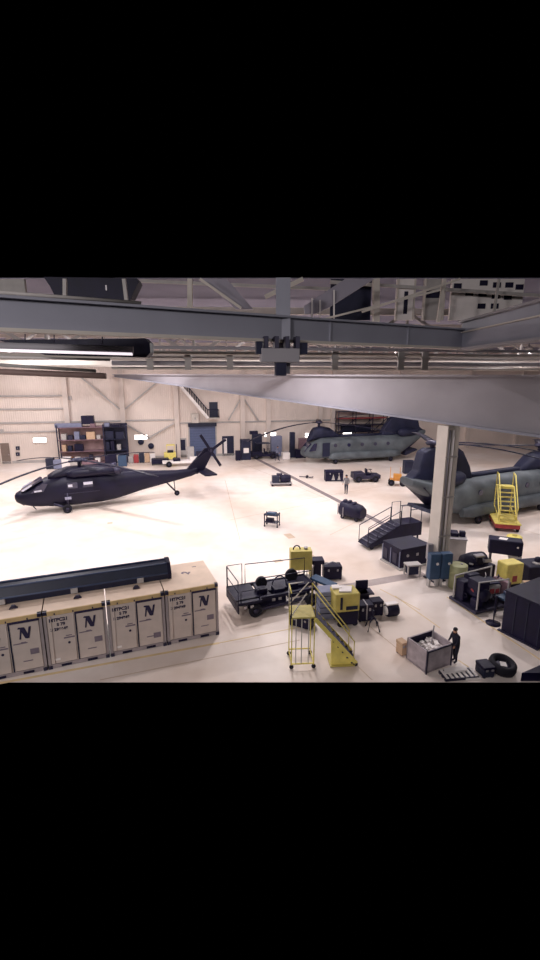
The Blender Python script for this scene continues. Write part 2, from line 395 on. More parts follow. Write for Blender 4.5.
# strip light and black housing below the girder at left
p0, p1 = AT(-30, 345.5, 11.2), AT(134, 350.5, 11.9)
d = (p1-p0); L_ = d.length; rz = math.atan2(d.y, d.x)
t = thing('strip_light', 'long grey strip light with a glowing pale underside below the roof girder', 'lamp', p0, rz)
MB().tube([(0, 0, 0), (L_*.995, 0, (p1-p0).z)], .1, 14).build('housing', 'beam', t)
MB().box(0, L_*.99, -.085, .02, -.12, -.06, Matrix.Rotation(-math.atan2((p1-p0).z, L_), 4, 'Y')).build('diffuser', 'tube', t)
p0, p1 = AT(46, 348, 12.6), AT(151, 349, 12.6)
bm = MB(); H = .3
bm.prism([(p0.x, p0.z-.18), (p1.x-.12, p0.z-.24), (p1.x, p0.z-.12), (p1.x, p0.z+.12), (p1.x-.12, p0.z+.24), (p0.x-1.2, p0.z+.2)], 12.5, 12.9)
tag(bm.build('cable_housing', 'black'), 'black housing hanging behind the strip light', 'housing')
for x in (1.2, L_*.5, L_*.8): MB().cyl((x, 0, .08), (x, .15, .42), .015, n=6).build('hanger_rod', 'dsteel', t)
p0, p1 = AT(-30, 370.5, 13), AT(106, 376, 13.4)
tag(MB().tube([p0, p1], .085, 10).build('pipe', 'rust'), 'brown pipe running below the strip light at the left edge', 'pipe')
p0, p1 = AT(-30, 363, 13.6), AT(96, 371, 14)
tag(MB().tube([p0, p1], .05, 10).build('pipe', 'lgrey'), 'thin grey pipe just above the brown pipe', 'pipe')
p0, p1 = AT(-30, 356, 13.6), AT(110, 360, 14)
tag(MB().tube([p0, p1], .035, 10).build('pipe', 'white'), 'thin white pipe right under the black housing', 'pipe')
# trolley on the girder
p = AT(281, 350, 11.8)
t = thing('hoist_trolley', 'grey hoist trolley with wheels under the centre of the roof girder', 'trolley', p, GA*.3)
MB().box(-.5, .46, -.1, .25, -.3, .04).build('body', 'beam', t, .02)
for x in (-.38, -.12, .14, .4):
    MB().box(x-.05, x+.05, -.12, .2, .04, .32).build('side_plate', 'dsteel', t)
MB().box(-.62, -.46, -.05, .15, -.1, .2).build('bumper', 'chindark', t); MB().box(.44, .66, -.05, .15, -.1, .18).build('bumper', 'chindark', t)
MB().box(-.13, .13, -.05, .2, -.62, -.3).build('hook_block', 'chindark', t)
# roof trusses beyond, under the ceiling
def truss(y, label, z0=11.0, z1=13.1, step=3.2, x0=-45, x1=60, ang=R(4)):
    t = thing('roof_truss', label, 'truss', (0, y, 0), ang, 'roof trusses over the hangar floor')
    MB().box(x0, x1, -.12, .12, z0-.14, z0+.14).build('bottom_chord', 'steelc', t)
    MB().box(x0, x1, -.12, .12, z1-.14, z1+.14).build('top_chord', 'steelc', t)
    bm = MB(); x = x0; k = 0
    while x < x1-step:
        bm.bar((x, 0, z0 if k % 2 else z1), (x+step, 0, z1 if k % 2 else z0), .13); bm.bar((x, 0, z0), (x, 0, z1), .1)
        x += step; k += 1
    bm.build('webbing', 'lgrey', t)
truss(21.5, 'pale roof truss nearest behind the roof girder', 11.05, 13.0, ang=R(3))
truss(29, 'pale roof truss, second behind the roof girder', 10.95, 13.1, ang=R(3.5))
truss(37.5, 'pale roof truss, third behind the roof girder', 11.15, 13.1)
truss(47, 'pale roof truss nearest the back wall', 11.1, 13.1)
for k, (va, vb, y, r, m) in enumerate(((352, 356.5, 17.5, .07, 'steelc'), (357, 360.5, 18.2, .05, 'white'), (363, 365, 18.8, .1, 'beam'), (368, 369.5, 19.3, .06, 'steelc'), (347, 352, 16.6, .06, 'beam'))):
    p0, p1 = AT(112, va, y), AT(575, vb, y+3)
    tag(MB().tube([p0, p1], r, 10).build('conduit', m), 'pale conduit run crossing below the roof girder, %s of five' % ('second from top', 'middle one', 'second from bottom', 'lowest', 'topmost')[k], 'pipe', 'conduits below the roof girder')
for k, (u, y) in enumerate(((150, 18.5), (188, 18.5), (401, 18.5), (425, 18.7), (230, 18.5), (335, 18.6))):
    p = AT(u, 362, y)
    tag(MB().box(-.12, .12, -.06, .06, -.3, .42).box(-.16, .16, -.1, .1, .1, .2).build('pipe_clamp', 'lgrey', loc=p), 'small pipe clamp on the conduits, %s from the left' % ('first', 'second', 'fifth', 'sixth', 'third', 'fourth')[k], 'clamp', 'pipe clamps on the conduits')

# ------------------------------------------------------------------ lamps
def lamp(x, y, z, power, size, tilt=(0, 0, 0), color=(1, .94, .935), name='high_bay_and_fill_light'):
    l = bpy.data.lights.new(name, 'AREA'); l.shape = 'DISK'; l.size = size; l.energy = power; l.color = color
    o = bpy.data.objects.new(name, l); COL.objects.link(o); o.location = (x, y, z); o.rotation_euler = tilt
    return o
hb = None
names_x = ('far left', 'left', 'centre', 'right', 'far right'); names_y = ('nearest', 'second', 'third', 'rear')
for j, y in enumerate((25, 33, 41, 48)):
    for i, x in enumerate((-26, -13, 0, 13, 26)):
        lamp(x, y, 12.6, (880 if j < 3 else 500)*(1 if x < 12 else .66)*(1.12 if x < -5 and j < 2 else 1), .8)
        lab = 'round high bay lamp under the ceiling, %s row, %s' % (names_y[j], names_x[i])
        if hb is None:
            hb = thing('high_bay_lamp', lab, 'lamp', (x, y, 12.65), 0, 'high bay lamps under the ceiling')
            MB().lathe([(.08, .55), (.12, .4), (.3, .3), (.45, 0), (.43, 0), (.28, .26), (.1, .3)]).build('reflector', 'lgrey', hb)
            MB().cyl((0, 0, .5), (0, 0, .85), .03, n=6).build('stem', 'dsteel', hb)
        else: dup(hb, (x, y, 12.65), 0, lab)
for (x, y) in ((-9, -5), (7, -5), (-20, -3)):  # unseen lamps without fixtures, added behind the camera to light the near floor
    lamp(x, y, 14.5, 1500 if x < 0 else 500, 2.5, (R(32), 0, 0))
# bright wall lamps
for k, (u, v, wd) in enumerate(((40, 440, 1.5), (88, 439, 1.2), (141, 437, 1.6), (270, 434.5, 1.6), (309, 435, 1.2), (347, 433, 1.3))):
    s, z = wallpt(u, v, .05); pos = W0+WD*s-WN*.05
    t = thing('wall_lamp', 'glowing white lamp low on the back wall, ' + ('nearest the brown door', 'behind the shelving', 'just right of the shelving', 'above the parked tractor', 'at the nose of the far helicopter', 'behind the far helicopter')[k], 'lamp', (pos.x, pos.y, z), WA, 'wall lamps')
    MB().box(-wd/2, wd/2, -.1, 0, -.3, .3).build('housing', 'lgrey', t)
    MB().box(-wd/2+.05, wd/2-.05, -.13, -.1, -.26, .26).build('diffuser', 'lamp', t)
# ------------------------------------------------------------------ black helicopter
HA = R(26.9)
root = G(68, 513) + Vector((-math.sin(HA), math.cos(HA), 0))*1.35
hel = thing('helicopter', 'black single rotor helicopter parked on the pale floor at the left', 'helicopter', (root.x, root.y, 0), HA)
fus = MB().loft([(-3.45,1.2,1.45,.12),(-3.35,.98,1.62,.42),(-3.0,.75,1.8,.66),(-2.4,.58,1.98,.88),(-1.9,.5,2.25,.98),(-1.3,.45,2.6,1.04),(-.7,.36,2.72,1.1),(0,.33,2.78,1.16),(2.6,.33,2.78,1.16),(3.6,.42,2.74,1.08),(4.6,.6,2.66,.86),(5.6,.82,2.54,.66),(7.2,1.1,2.36,.5),(8.9,1.38,2.24,.4),(10.2,1.62,2.26,.28),(10.9,1.85,2.35,.14)], 24, 2.9).build('fuselage', 'heli', hel)
MB().loft([(-1.1,2.5,2.75,.5),(-.6,2.55,3.05,.72),(.3,2.6,3.3,.8),(1.6,2.6,3.32,.82),(2.6,2.6,3.2,.72),(3.8,2.5,2.95,.5),(5.2,2.25,2.55,.3)], 18, 2.8).build('engine_cowling', 'heli', hel)
for sy in (-1, 1):
    MB().loft([(.2,2.7,3.05,.12,sy*.88),(.6,2.6,3.2,.3,sy*.9),(2.5,2.6,3.18,.32,sy*.92),(3.6,2.62,3.12,.26,sy*.98)], 14, 2.2).build('engine', 'heli', hel)
    n = MB().tube([(3.55, sy*.98, 2.87), (4.1, sy*1.15, 2.9)], [.24, .27], 12).build('exhaust', 'dsteel', hel)
# fin, stabilator, tail rotor
MB().prism([(8.9, 1.9), (9.8, 2.25), (11.45, 3.95), (12.15, 4.0), (12.3, 3.75), (11.35, 2.1), (10.7, 1.75)], -.12, .11).build('tail_fin', 'heli', hel)
MB().prism([(10.75, -2.0), (11.05, -2.15), (11.8, -2.1), (11.85, 2.1), (11.05, 2.15), (10.75, 2.0)], 1.9, 2.02, 'z').build('stabilator', 'heli', hel)
tr = Vector((11.85, -.42, 3.78))
MB().cyl(tr+Vector((0, .4, 0)), tr-Vector((0, .1, 0)), .14).build('tail_rotor_hub', 'dsteel', hel)
for k in range(4):
    a = R(32)+k*PI/2
    d = Vector((math.cos(a), 0, math.sin(a)))
    MB().bar(tr+d*.1-Vector((0, .06, 0)), tr+d*1.68-Vector((0, .06, 0)), .24, .04, up=(0, 1, 0)).build('tail_rotor_blade', 'heli', hel)
# rotor
hub = Vector((1.2, 0, 3.78))
MB().cyl((1.2, 0, 3.2), (1.2, 0, 3.85), .13).build('rotor_mast', 'dsteel', hel)
MB().lathe([(0,-.12),(.45,-.1),(.5,0),(.42,.1),(.2,.14),(0,.16)], c=hub).build('rotor_hub', 'chindark', hel)
for k, (az, drop) in enumerate(((240, 1.15), (150, .85), (330, .45), (60, .6))):
    a = R(az)-HA; d = Vector((math.cos(a), math.sin(a), 0)); nn = Vector((-d.y, d.x, 0))
    bm = MB(); rings = []
    for i in range(13):
        t = i/12; p = hub+d*(.4+7.78*t)-Vector((0, 0, drop*t*t)); wv = .09 if i == 0 else .21
        if i == 12: wv = .16
        rings.append([p+nn*wv, p+Vector((0, 0, .035)), p-nn*wv, p-Vector((0, 0, .035))])
    bm.rings(rings).build('rotor_blade', 'heli', hel)
    MB().tube([hub, hub+d*.9], .09).build('blade_cuff', 'dsteel', hel)
# windows (near side is local -y)
def sidepatch(x0, x1, z0, z1, y, name, m, parent, shear=0):
    return MB().prism([(x0, z0), (x1, z0), (x1+shear, z1), (x0+shear, z1)], y-.02, y+.02).build(name, m, parent)
for sy in (-1, 1):
    MB().prism([(-2.35, 1.72), (-1.5, 1.75), (-1.15, 2.32), (-1.55, 2.35), (-1.9, 2.15)], sy*.99-.05, sy*.99+.05).build('cockpit_door_window', 'glass', hel)
    MB().prism([(-2.1, 1.78), (-1.6, 1.8), (-1.62, 1.92), (-2.1, 1.9)], sy*1.05-.02, sy*1.05+.02).build('window_reflection_pane', 'glass_reflection', hel)
    for x in (.15, 1.25): sidepatch(x, x+.72, 1.82, 2.28, sy*1.15, 'cabin_window', 'glass', hel)
    sidepatch(1.3, 1.95, 2.02, 2.22, sy*1.172, 'cabin_window_reflection', 'glass_reflection', hel)  # pale patches painted as reflections on the cabin windows
    sidepatch(.2, .5, 1.95, 2.14, sy*1.172, 'cabin_window_reflection', 'glass_reflection', hel)
    MB().box(-.1, 2.4, sy*1.15-.03, sy*1.15+.03, 1.42, 1.47).build('door_rail', 'dsteel', hel)
    sidepatch(5.85, 5.95, 1.7, 2.05, sy*.55, 'marking', 'helilight', hel, .12)
# windscreen
MB().prism([(-3.0, 1.78), (-2.9, 1.86), (-1.62, 2.62), (-1.5, 2.54)], -.62, .62).build('windscreen', 'glass', hel)
for sy in (-1, 1): MB().prism([(-2.85, 1.84), (-2.2, 2.22), (-2.24, 2.3), (-2.92, 1.92)], sy*.62-.1, sy*.62+.1).build('windscreen_reflection', 'glass_reflection', hel)  # pale painted reflections over the dark windscreen
# landing gear
for sy in (-1, 1):
    wheel('main_wheel', (0, sy*1.35, .33), .33, .26, hel)
    MB().tube([(-.9, sy*1.05, .75), (0, sy*1.15, .35)], .09).tube([(.05, sy*1.15, .35), (.1, sy*1.12, 1.5)], .07).build('gear_strut', 'dsteel', hel)
    MB().box(-.1, .35, sy*1.1-.1, sy*1.1+.1, 1.0, 1.2).build('step', 'helilight', hel)
wheel('tail_wheel', (8.83, 0, .22), .22, .16, hel)
MB().tube([(7.8, 0, 1.45), (8.83, .12, .25)], .07).tube([(8.6, 0, 1.6), (8.7, .12, .5)], .04).build('tail_gear_strut', 'dsteel', hel)
MB().tube([(-3.2, .3, .85), (-2.9, .3, .55)], .03).tube([(-2.3, -.4, .6), (-2.1, -.4, .3)], .04).build('antenna', 'dsteel', hel)

# ------------------------------------------------------------------ tandem rotor helicopters (nose at x=0, tail towards +x)
def tandem(name, label, loc, rz, blades_f, blades_a, ramp=.95):
    h = thing(name, label, 'helicopter', loc, rz)
    MB().loft([(0,1.0,1.5,.3),(.25,.8,1.8,.75),(.8,.62,2.15,1.1),(1.4,.55,2.6,1.3),(2.2,.5,2.95,1.42),(3,.5,3.0,1.48),(11.6,.5,3.0,1.48),(12.6,.75,3.05,1.46),(13.6,1.5,3.15,1.4),(14.8,2.3,3.3,1.25),(15.7,2.85,3.5,.95),(16.1,3.05,3.5,.6)], 28, 3.4).build('fuselage', 'chin', h)
    MB().loft([(.75,2.5,2.75,.35),(1.1,2.6,3.6,.6),(1.5,2.7,4.15,.7),(2.4,2.8,4.3,.72),(3.4,2.8,4.1,.66),(4.3,2.8,3.5,.5),(4.9,2.8,3.1,.35)], 18, 2.6).build('forward_pylon', 'chindark', h)
    MB().loft([(4.5,2.9,3.25,.3),(11.5,2.9,3.25,.3)], 12, 3).build('drive_tunnel', 'chindark', h)
    MB().prism([(10.1, 2.9), (10.5, 3.9), (11.3, 5.0), (11.9, 5.35), (14.5, 5.4), (15.0, 5.2), (15.35, 3.9), (16.15, 3.35), (15.8, 3.0)], -.42, .42).build('aft_pylon', 'chindark', h, .12)
    for sy in (-1, 1):
        MB().lathe([(.05,12.0),(.3,12.02),(.46,12.3),(.5,12.9),(.46,13.7),(.34,14.3),(.3,14.6),(.05,14.5)], c=(0, sy*1.12, 3.35), axis='x', n=16).build('engine', 'chindark', h)
        MB().loft([(2.9,.6,.9,.1,sy*1.45),(3.4,.48,1.35,.4,sy*1.5),(11.2,.48,1.35,.42,sy*1.5),(12.2,.6,1.2,.2,sy*1.45)], 14, 3).build('sponson', 'chin', h)
        for x in (3.7, 5.4, 7.1, 8.8, 10.5):
            MB().cyl((x, sy*1.44, 2.15), (x, sy*1.51, 2.15), .21, n=14).build('window', 'glass', h)
        MB().prism([(.55, 1.55), (1.4, 1.6), (1.5, 2.45), (1.15, 2.4)], sy*1.16-.13, sy*1.2+.1).build('cockpit_window', 'glass', h)
        MB().box(2.1, 3.0, sy*1.47-.03, sy*1.47+.03, .9, 2.5).build('crew_door', 'chindark', h)
        wheel('forward_wheel', (3.7, sy*1.65, .3), .3, .22, h); wheel('aft_wheel', (10.8, sy*1.75, .3), .3, .22, h)
    MB().prism([(.12, 1.5), (.2, 1.42), (1.0, 2.35), (.9, 2.42)], -.75, .75).build('windscreen', 'glass', h)
    MB().prism([(13.0, .62), (13.1, .5), (14.75, ramp+.15), (14.6, ramp+.35), (13.0, 1.0)], -1.2, 1.2).build('ramp', 'chindark', h)
    MB().prism([(12.9, .8), (15.6, 3.0), (13.2, 3.0), (12.9, 2.6)], -1.05, 1.05).build('ramp_opening', 'black', h)
    for nm, hx, hz, bl in (('forward', 2.15, 4.75, blades_f), ('aft', 13.95, 5.72, blades_a)):
        MB().cyl((hx, 0, hz-.75), (hx, 0, hz+.12), .16).build('rotor_mast', 'dsteel', h)
        MB().lathe([(0,-.14),(.4,-.12),(.48,0),(.35,.14),(0,.2)], c=(hx, 0, hz)).build('rotor_hub', 'dsteel', h)
        for az, ln, drop in bl:
            a = R(az)-rz; d = Vector((math.cos(a), math.sin(a), 0)); nn = Vector((-d.y, d.x, 0)); rings = []
            for i in range(12):
                t = i/11; p = Vector((hx, 0, hz))+d*(.35+(ln-.35)*t)-Vector((0, 0, drop*t*t)); wv = .12 if i == 0 else .33
                rings.append([p+nn*wv, p+Vector((0, 0, .045)), p-nn*wv, p-Vector((0, 0, .045))])
            MB().rings(rings).build('rotor_blade', 'heli', h)
    return h
CA = R(27); CF = R(15)
def nose_from_hub(u, v, y, dx, ang):
    p = AT(u, v, y); return Vector((p.x-dx*math.cos(ang), p.y-dx*math.sin(ang), 0))
n1 = nose_from_hub(319, 425, 54.2, 2.15, CF)
tandem('tandem_helicopter', 'grey twin rotor helicopter far off near the back wall, nose pointing left', n1, CF,
       ((206, 9.1, 1.7), (330, 9.1, .7), (85, 9.1, .6)), ((175, 9.1, .9), (5, 9.1, .8), (290, 5, .4)))
# near one: tail on the left, nose out of the frame to the right
hubn = AT(540, 447, 36.4)
n2 = Vector((hubn.x+2.15*math.cos(CA), hubn.y+2.15*math.sin(CA), 0))
tandem('tandem_helicopter', 'grey twin rotor helicopter behind the steel column, tail left and cut by the right edge', n2, CA+PI,
       ((182, 9.1, -.15), (62, 9.1, .7), (302, 3.0, .2)), ((12, 9.1, 1.0), (350, 9.1, 1.6), (80, 9.1, .4)), .95)

# ------------------------------------------------------------------ containers
CO = G(220, 634)
cw, chh, cdp = 2.1, 2.24, 2.42
nm = ('right end one, no unit to its right', 'second from the right end', 'third from the right end', 'fourth from the right end, cut by the left edge')
codes = (('MTPC21', 'S 79', '3 294849'), ('MTPC21', 'S 79', '5 294848'), ('MTPC21', 'S 79', '3 296648'), ('MTPC21', 'S 79', '3 294846'))
for k in range(4):
    o = CO - E1*((k+1)*cw)
    t = thing('shipping_container', 'tan steel container with double doors, ' + nm[k], 'container', (o.x, o.y, 0), A, None)
    W = cw-.04
    MB().box(.03, W-.03, .06, cdp, .14, chh-.04).build('body', 'cont', t)
    MB().box(0, W, .03, cdp+.03, chh-.04, chh).build('roof', 'controof', t)
    lp = MB().box(0, W, -.02, .1, chh-.17, chh-.005).build('roof_lip', 'contlip', t)
    fr = MB()
    for x in (.0, W-.09):
        for y in (-.01, cdp-.06): fr.box(x, x+.09, y, y+.09, 0, chh-.04)
    fr.box(0, W, -.01, .08, .02, .16).box(0, W, cdp-.05, cdp+.03, .02, .16).box(0, .08, 0, cdp, .02, .16).box(W-.08, W, 0, cdp, .02, .16)
    fr.build('frame', 'contframe', t)
    for x in (.42, 1.3): MB().box(x, x+.34, -.025, -.01, .035, .125).build('fork_pocket', 'black', t)
    for x in (0, W-.13):
        for z in (0, chh-.13): MB().box(x, x+.13, -.03, .12, z, z+.13).build('corner_casting', 'dsteel', t)
    for j in range(2):
        x0 = .11+j*(W-.2)/2; x1 = x0+(W-.22)/2-.01
        dr = MB().box(x0, x1, .0, .05, .18, chh-.19).build('door', 'cont', t, .01)
        if j == 0:
            for x in (x0+.12, x1-.06): MB().tube([(x, -.02, .2), (x, -.02, chh-.2)], .012, 6).build('lock_rod', 'cont', dr)
            for q, (s_, tx) in enumerate(zip((.17, .155, .15), codes[k])):
                text(tx, s_, 'stencil_text', 'stencil', dr, (x0+(.06, .3, .08)[q], -.006, chh-.42-q*.18), (PI/2, 0, 0))
            MB().box(x0+.48, x0+.84, -.012, 0, 1.1, 1.15).box(x0+.55, x0+.75, -.012, 0, 1.19, 1.22).build('faded_marking', 'stencilf', dr)
            MB().cyl((x0+.64, -.012, .92), (x0+.64, 0, .92), .045, n=12).build('stamp', 'stencil', dr)
            if k != 0: MB().box(x0+.1, x0+.3, -.01, 0, .3, .38).build('white_patch', 'white', dr)
        else:
            # the big slanted N with its flag-like top left serif
            nx, nz, S = x0+.26, 1.38, .44
            pts = [(.02,0),(.13,0),(.22,.62),(.43,.05),(.55,0),(.72,0),(.92,.98),(.75,.98),(.64,.4),(.44,.98),(.02,1.02),(-.04,.9),(.14,.86)]
            MB().prism([(nx+a*S, nz+b_*S) for a, b_ in pts], -.014, 0).build('letter_mark', 'stencil', dr)
            MB().box(x0+.06, x0+.5, -.012, 0, 1.2, 1.235).box(x0+.3, x0+.46, -.012, 0, 1.235, 1.265).build('faded_marking', 'stencilf', dr)
            MB().box(x0+.55, x0+.82, -.012, 0, .74 if k != 1 else .42, .95 if k != 1 else .63).build('data_plate', 'stencilf', dr)
            MB().box(x0+.3, x0+.6, -.012, 0, .5, .53).build('faded_marking', 'stencilf', dr)
            MB().box(x0-.03, x1+.02, -.04, 0, chh-.24, chh-.16).build('top_strip', 'stencil' if k != 2 else 'stencil', t)
        MB().box((x0 if j else x1)-.012, (x0 if j else x1)+.012, -.016, .0, .18, chh-.19).build('door_seal', 'chindark', dr)
    for x in (.35, .95, 1.6): MB().box(x, x+.04, -.035, -.02, chh-.15, chh-.09).build('lip_clip', 'stencil', t)
    if k == 0:
        text('2', .45, 'roof_number', 'stencilf', t, (1.15, 1.25, chh+.002), (0, 0, R(60)))
        MB().box(1.45, 1.62, 1.9, 1.95, chh, chh+.006).build('roof_mark', 'stencilf', t)
    else:
        lf = MB().prism([(-.14, 0), (.14, 0), (.05, .12), (-.05, .12)], -.05, .05).build('lifting_lug', 'dsteel', t, loc=(W*.55, .7, chh))
# long navy tube box on the roofs
q0 = CO + E1*(-1.68) + E2*1.08
d0 = thing('rotor_blade_box', 'long navy blue ribbed box lying along the container roofs', 'box', (q0.x, q0.y, chh+.004), A)
LL = 8.3
MB().prism([(.05, 0), (.95, 0), (1.0, .22), (.8, .58), (.5, .68), (.22, .6), (0, .25)], -LL, 0, 'x').build('case_body', 'navy', d0)
for (y, z) in ((.02, .25), (.22, .6), (.5, .69)):
    MB().tube([(-LL, y, z), (0, y, z)], .035, 8).build('ridge', 'navyl', d0)
for x in (-1.2, -3.6, -6.0):
    MB().box(x-.12, x+.12, -.08, .02, .06, .24).build('latch', 'lgrey', d0)
MB().prism([(.0, 0), (1.0, 0), (1.05, .22), (.84, .62), (.5, .73), (.18, .64), (-.05, .25)], -.12, .02, 'x').build('end_cap', 'black', d0)
# ------------------------------------------------------------------ foreground equipment
# yellow rolling stair platform
t = thing('rolling_stair', 'yellow rolling maintenance stair with platform and black treads in the foreground', 'stairs', (1.14, 14.92, 0), R(4))
PH = 1.98
MB().box(-.42, .42, -.38, .5, PH, PH+.05).build('platform', 'mustard', t)
for (x, y) in ((-.4, -.36), (.4, -.36), (-.4, .48), (.4, .48)):
    MB().bar((x, y, .12), (x, y, PH), .035).build('leg', 'yellow', t)
    wheel('caster', (x, y, .08), .08, .05, t, 12)
MB().bar((-.4, -.36, .2), (-.4, .48, .2), .04).bar((.4, -.36, .2), (.4, .48, .2), .04).bar((-.4, -.36, .2), (.4, -.36, .2), .04).bar((-.4, .48, .25), (.4, .48, .25), .04).build('base_frame', 'yellow', t)
for x in (-.25, -.05, .2): MB().bar((x, -.36, .2), (x, -.36, PH), .03).build('upright', 'steelc', t)
SX = 1.95
for y in (-.36, .42):
    MB().bar((.42, y, PH-.05), (SX, y, .12), .05, .14).build('stringer', 'yellow', t)
    MB().tube([(.42, y, PH), (.42, y, PH+.95), (SX-.1, y, 1.0), (SX-.1, y, .2)], .022).build('handrail', 'yellow', t)
    MB().tube([(-.42, y, PH), (-.42, y, PH+.95), (.1, y, PH+1.0)], .022).build('handrail', 'white' if y > 0 else 'black', t)
    wheel('caster', (SX-.02, y, .08), .08, .05, t, 12)
MB().tube([(-.42, -.36, PH+.95), (-.42, .42, PH+.95)], .022).build('handrail', 'yellow', t)
MB().bar((-.42, -.36, PH+.1), (.1, -.36, PH+.95), .03).build('cross_brace', 'steelc', t); MB().bar((-.42, .48, PH+.1), (.3, .48, PH+.95), .03).build('cross_brace', 'steelc', t)
for k in range(9):
    f = (k+.5)/9; x = .42+(SX-.42)*f; z = PH*(1-f)
    MB().box(x-.1, x+.1, -.33, .39, z-.02, z+.02).build('tread', 'stencil', t)
MB().prism([(1.05, .04), (SX-.05, .04), (SX-.02, .18), (1.12, 1.08), (1.02, 1.02)], -.3, -.26).build('side_panel', 'yellow', t)
MB().box(1.0, SX-.05, -.4, .4, .02, .06).build('step_base', 'mustard', t)

# black flat platform cart with rails
co = Vector((-.62, 18.0, 0))
t = thing('platform_cart', 'long black wheeled platform cart with tube guard rails left of the yellow units', 'cart', co, A)
CL, CWD = 3.2, 1.9
MB().box(-.75, .35, .1, CWD, .66, .78).box(-.75, CL, .3, .42, .66, .78).box(.5, .9, .4, CWD, .64, .76).box(.9, CL, .9, CWD, .6, .74).box(-.75, CL, CWD-.1, CWD, .62, .78).box(CL-.1, CL, .1, CWD, .62, .76).build('deck', 'black', t)
MB().box(-.75, -.7, .1, CWD, .3, .62).box(-.2, 1.6, .4, 1.5, .3, .62).box(1.8, 2.9, .6, 1.5, .35, .62).build('chassis', 'black', t)
for (x, y) in ((.05, .15), (.05, 1.6), (2.75, .15), (2.75, 1.6)):
    wheel('wheel', (x, y, .3), .3, .22, t)
MB().bar((.1, .2, .3), (2.6, .2, .42), .12).bar((.3, .5, .3), (2.7, .3, .3), .08).build('axle_beam', 'dsteel', t)
for k, pts in enumerate((((-.72, .15, .78), (-.72, .15, 1.78), (-.72, CWD-.05, 1.78), (-.72, CWD-.05, .78)),
            ((-.7, CWD-.05, .78), (-.7, CWD-.05, 1.8), (.0, CWD-.05, 1.8), (.0, CWD-.05, .78)),
            ((.15, CWD-.05, .78), (.15, CWD-.05, 1.75), (CL, CWD-.05, 1.6), (CL, CWD-.05, .78)),
            ((-.6, .15, .78), (-.6, .15, 1.3), (.25, .15, 1.3), (.25, .15, .78)),
            ((.7, 1.1, .78), (.7, 1.1, 1.3), (CL, 1.1, 1.25), (CL, 1.1, .78)))):
    MB().tube(pts, .024).build('guard_rail', 'black', t)
MB().tube([(-.72, .15, 1.28), (-.72, CWD-.05, 1.28)], .02).build('guard_rail', 'black', t)
for (x, y, r) in ((.75, 1.3, .26), (2.35, 1.5, .3)):
    a_ = MB().lathe([(r*.7,-.07),(r,-.09),(r,.09),(r*.7,.07)], axis='y').build('spare_wheel', 'rubber', t, loc=(x, y, 1.0))
arc = [(1.6+.35*math.cos(R(q)), 1.2, .8+.4*math.sin(R(q))) for q in range(0, 181, 20)]
MB().tube(arc, .03).build('hoop', 'dsteel', t)
for (x, y) in ((-.5, .05), (-.2, .05), (.9, .3), (1.2, .3)): MB().box(x, x+.14, y, y+.04, .5, .62).build('fitting', 'metal', t)
for (x, y, z, a0, b0, c0) in ((.3, .6, .78, .5, .4, .22), (1.1, .5, .62, .5, .5, .3), (1.9, .8, .62, .5, .4, .25)):
    MB().box(x, x+a0, y, y+b0, z, z+c0).build('equipment_box', 'black', t, .03)

def box_on_legs(name, label, cat, loc, rz, w_, d_, z0, z1, body, legm, n=2, inner=True):
    t = thing(name, label, cat, loc, rz)
    MB().box(-w_/2, w_/2, -d_/2, d_/2, z0, z1).build('body', body, t, .02)
    for x in (-w_/2+.04, w_/2-.04):
        for y in (-d_/2+.04, d_/2-.04): MB().box(x-.03, x+.03, y-.03, y+.03, 0, z0).build('leg', legm, t)
    return t
p = G(300.5, 584)
t = box_on_legs('tool_cabinet', 'mustard yellow cabinet on thin legs behind the black platform cart', 'cabinet', (p.x, p.y+.2, 0), R(4), 1.08, .6, .78, 1.78, 'mustard', 'yellow')
for x in (-.3, -.1, .12, .3): MB().bar((x, -.2, .1), (x, -.2, .8), .03).build('inner_bar', 'lgrey', t)
MB().box(-.5, .5, -.26, .26, .28, .32).build('lower_shelf', 'lgrey', t)
MB().tube([(-.2+.17*math.cos(R(q)), 0, 1.78+.2*math.sin(R(q))) for q in range(0, 181, 20)], .035).build('hose', 'dsteel', t)
MB().cyl((.25, 0, 1.78), (.25, 0, 1.9), .1).build('cap', 'metal', t)
p = G(317.5, 580)
t = thing('work_pedestal', 'black pedestal with a wide top standing beside the mustard cabinet', 'pedestal', (p.x, p.y+.15, 0), R(5))
MB().box(-.2, .16, -.2, .2, 0, .9).build('column', 'black', t, .03); MB().box(-.33, .3, -.3, .3, .9, 1.12).build('top', 'black', t, .03)
MB().box(-.42, -.24, -.25, .2, .0, .7).build('side_cylinder', 'lgrey', t, .05)
def case(label, p, rz, w_, d_, h_, m='black', lidm=None, group=None, z=0, name='equipment_case', cat='case'):
    t = thing(name, label, cat, (p.x, p.y, z), rz, group)
    MB().box(-w_/2, w_/2, -d_/2, d_/2, .03, h_*.72).build('body', m, t, .02)
    MB().box(-w_/2-.01, w_/2+.01, -d_/2-.01, d_/2+.01, h_*.74, h_).build('lid', lidm or m, t, .02)
    for x in (-w_*.25, w_*.25): MB().box(x-.04, x+.04, -d_/2-.03, -d_/2, h_*.66, h_*.82).build('latch', 'metal', t)
    for x in (-w_/2+.06, w_/2-.06):
        for y in (-d_/2+.06, d_/2-.06): MB().box(x-.04, x+.04, y-.04, y+.04, 0, .04).build('foot', 'rubber', t)
    return t
t = case('black case with rounded frame behind the mustard cabinet, on open floor', G(332.5, 580)+Vector((0, .3, 0)), R(4), .92, .6, .72)
MB().tube([(-.5, -.2, .0), (-.5, -.2, .8), (0, -.1, .92), (.3, -.1, .8)], .03).build('hose', 'metal', t)
p = G(321, 600)
t = thing('low_ramp', 'dark blue grey low ramp leading away from the mustard cabinet', 'ramp', (p.x+.15, p.y+.45, 0), R(-38))
MB().prism([(-.6, .75), (.6, .62), (.6, .72), (-.6, .85)], -.25, .25).build('deck', 'blue', t)
